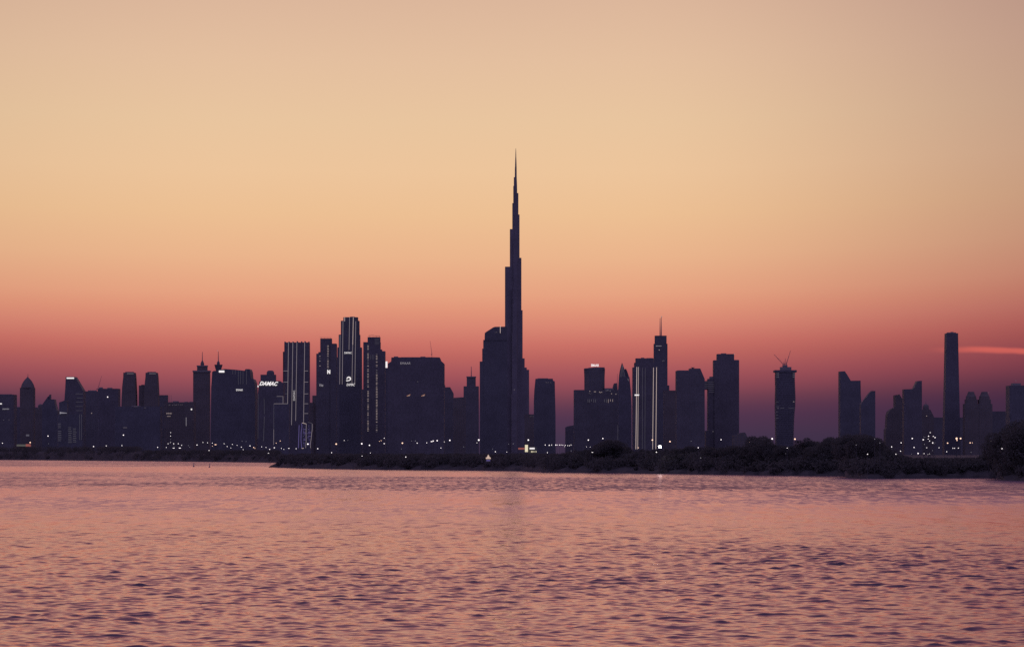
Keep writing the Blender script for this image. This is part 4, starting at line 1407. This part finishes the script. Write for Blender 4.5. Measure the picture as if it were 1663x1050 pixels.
def tree_proto(k):
    """unit-height tree: trunk with limbs + crown of leaf clumps"""
    rg = np.random.default_rng(100 + k)
    wide_ = [0.55, 0.7, 0.45, 0.62, 0.5, 0.75][k % 6]
    mb = MB()
    mb.rod((0, 0, -0.06), (0.02, 0.01, 0.42), 0.040, 0.026, 7)
    blobs = []
    nb = 9
    for i in range(nb):
        t = 2 * math.pi * i / nb + rg.uniform(-0.3, 0.3)
        rr = wide_ * rg.uniform(0.15, 0.72)
        zz = rg.uniform(0.35, 0.86) - 0.18 * (rr / wide_)
        c = np.array([rr * math.cos(t), rr * math.sin(t), zz])
        blobs.append((c, rg.uniform(0.13, 0.24)))
        mb.rod((0.02, 0.01, 0.28 + 0.1 * rg.random()), tuple(c), 0.018, 0.006, 5)
    blobs.append((np.array([0.03, 0, 0.80]), 0.17))
    blobs.append((np.array([-0.05, 0.05, 0.55]), 0.26))
    blobs.append((np.array([0.2 * wide_, -0.1, 0.25]), 0.2))
    blobs.append((np.array([-0.5 * wide_, 0.1, 0.28]), 0.2))
    pts = []
    for c, r in blobs:
        n = int(13000 * r * r) + 120
        d = rg.normal(size=(n, 3))
        d /= np.linalg.norm(d, axis=1)[:, None]
        rad = r * rg.uniform(0.35, 1.12, n) ** 0.6
        pts.append(c + d * rad[:, None] * np.array([1.1, 1.1, 0.85]))
    for q in range(14):      # stray twigs that break the outline
        t = rg.uniform(0, 2 * math.pi)
        base = blobs[rg.integers(0, nb)][0]
        dr = np.array([math.cos(t) * 0.5, math.sin(t) * 0.5, rg.uniform(0.3, 1)])
        L = rg.uniform(0.12, 0.24)
        mb.rod(tuple(base), tuple(base + dr * L), 0.006, 0.003, 4)
        for w in range(14):
            pts.append((base + dr * L * rg.uniform(0.6, 1.1) + rg.normal(size=3) * 0.015)[None, :])
    crown = leaf_mesh(np.concatenate(pts), 0.019, rg)
    crown.materials.append(m_leaf)
    tr = mb.mesh()
    tr.materials.append(m_bark)
    zmax = max(v.co.z for v in crown.vertices)
    return tr, crown, zmax


PROTO = [tree_proto(k) for k in range(6)]
TG = 'trees along the right shore'
TCOMMON = 'dark bushy tree merged into the unbroken tree line on the right shore'


def plant(x, ytop, D, k, label, width=1.0):
    s = D / F
    off = D - shore_D(x)
    zg = float(np.interp(off, [0, 1.5, 4, 9, 18, 34, 60, 110], [0, 0.5, 0.9, 1.5, ridge(x) * 0.7, ridge(x), ridge(x) * 0.9, ZG])) - 0.2
    ht = (YH - ytop) * s + CAMH - zg
    tr, cr, zm = PROTO[k % 6]
    R = empty('tree', ((x - CX) * s, D, zg), label, 'tree', TG)
    R.rotation_euler = (0, 0, random.uniform(0, 6.28))
    sc_ = ht / zm
    w_ = sc_ * width * min(1.0, 9.0 / ht + 0.25)
    R.scale = (w_, w_, sc_)
    link('trunk', tr, None, R)
    link('crown', cr, None, R)


SPECIAL = [(986, 712.2, 'rounded dark tree mound below the rooftop drum, first clump of the right shore', 1.3),
           (1239, 705.6, 'rounded tree standing alone against the sky left of the unfinished tower', 1.15),
           (1310, 709.4, 'small ragged tree against the sky just right of the unfinished tower', 1.0),
           (1348, 708.6, 'broad rounded tree against the sky left of the blade-topped towers', 1.2),
           (1376, 703.6, 'tall dark tree in front of the left blade-topped tower', 1.2),
           (1407, 703.8, 'tall dark tree in front of the right blade-topped tower', 1.2),
           (1655, 679.5, 'big dark tree filling the right edge of the photo', 1.3),
           (1630, 700, 'second dark tree inward from the right edge', 1.1)]
kk = 0
for (x, y, lab, w_) in SPECIAL:
    plant(x, y, shore_D(x) + 26 + (kk % 3) * 4, kk, lab, w_)
    kk += 1
x = 908.0
while x < 1446:
    yt = treetop(x) + random.uniform(0.2, 4.5)
    plant(x, yt, shore_D(x) + random.uniform(14, 60), kk, TCOMMON, random.uniform(0.9, 1.35))
    kk += 1
    x += random.uniform(6.0, 10.5)
for x in [1600, 1610, 1618, 1641, 1668, 1676, 1690] + list(range(1705, 2000, 17)):
    plant(x, treetop(x) + random.uniform(1, 4) + max(0, min(x - 1690, 100)) * 0.3, shore_D(x) + random.uniform(10, 30), kk, TCOMMON, 1.2)
    kk += 1

# low scrub on the bank, one uncountable mass
P = []
rg = np.random.default_rng(5)


def scrub(x0, x1, n, hlo, hhi, o0, o1, leaf_per, leaf_r):
    for i in range(n):
        x = rg.uniform(x0, x1)
        o = rg.uniform(o0, o1)
        D = shore_D(x) + o
        zg = float(np.interp(o, [0, 1.5, 4, 9, 18, 34, 60, 110], [0, 0.5, 0.9, 1.5, ridge(x) * 0.7, ridge(x), ridge(x) * 0.9, ZG]))
        h = rg.uniform(hlo, hhi)
        # keep the top under the outline seen in the photo
        cap = (YH - (treetop(x) + 0.4)) * D / F + CAMH - zg
        h = min(h, max(cap, 0.5))
        w = h * rg.uniform(0.6, 1.1)
        c = np.array([(x - CX) * D / F, D, zg + h * 0.45])
        d = rg.normal(size=(leaf_per, 3))
        d /= np.linalg.norm(d, axis=1)[:, None]
        P.append(c + d * (rg.uniform(0.3, 1.05, leaf_per) ** 0.5)[:, None] * np.array([w, w, h * 0.55]))


scrub(-320, 451, 720, 2.0, 6.0, 3, 60, 210, 0.5)
scrub(452, 910, 420, 1.0, 4.0, 2, 50, 190, 0.4)
scrub(905, 2000, 860, 0.8, 3.4, 2, 45, 190, 0.4)
me = leaf_mesh(np.concatenate(P), 0.26, rg)
tag(link('scrub', me, m_leaf), 'low dark scrub covering the bank along the whole waterline', 'scrub', kind='stuff')

# ------------------------------------------------------------------ markers on the water
def marker(x, y, h_px, label, name='channel_marker'):
    D = F * CAMH / (y - YH)
    s = D / F
    R = empty(name, ((x - CX) * s, D, 0), label, 'buoy', 'markers floating on the water')
    h = h_px * s
    mb = MB()
    mb.lathe([(0.05 * h, -0.12 * h), (0.22 * h, -0.05 * h), (0.24 * h, 0.10 * h), (0.16 * h, 0.24 * h), (0.07 * h, 0.30 * h)], n=12)
    link('float', mb.mesh(), m_steel, R)
    mb = MB()
    mb.rod((0, 0, 0.25 * h), (0, 0, 0.9 * h), 0.075 * h, 0.05 * h, 8)
    link('post', mb.mesh(), m_steel, R)
    mb = MB()
    mb.lathe([(0.02 * h, 0.8 * h), (0.10 * h, 0.86 * h), (0.10 * h, 0.96 * h), (0.02 * h, 1.0 * h)], n=10)
    link('top_mark', mb.mesh(), m_steel, R)


marker(314.6, 757.6, 6.4, 'left one of the two dark upright markers in the water below the antenna towers')
marker(340.2, 758.4, 6.0, 'right one of the two dark upright markers in the water below the antenna towers')
marker(266, 775.8, 1.6, 'tiny dark float farthest left on the calm water', 'small_buoy')
marker(351, 776.4, 1.5, 'tiny dark float, middle one of three on the calm water', 'small_buoy')
marker(359, 775.6, 1.5, 'tiny dark float farthest right of three on the calm water', 'small_buoy')
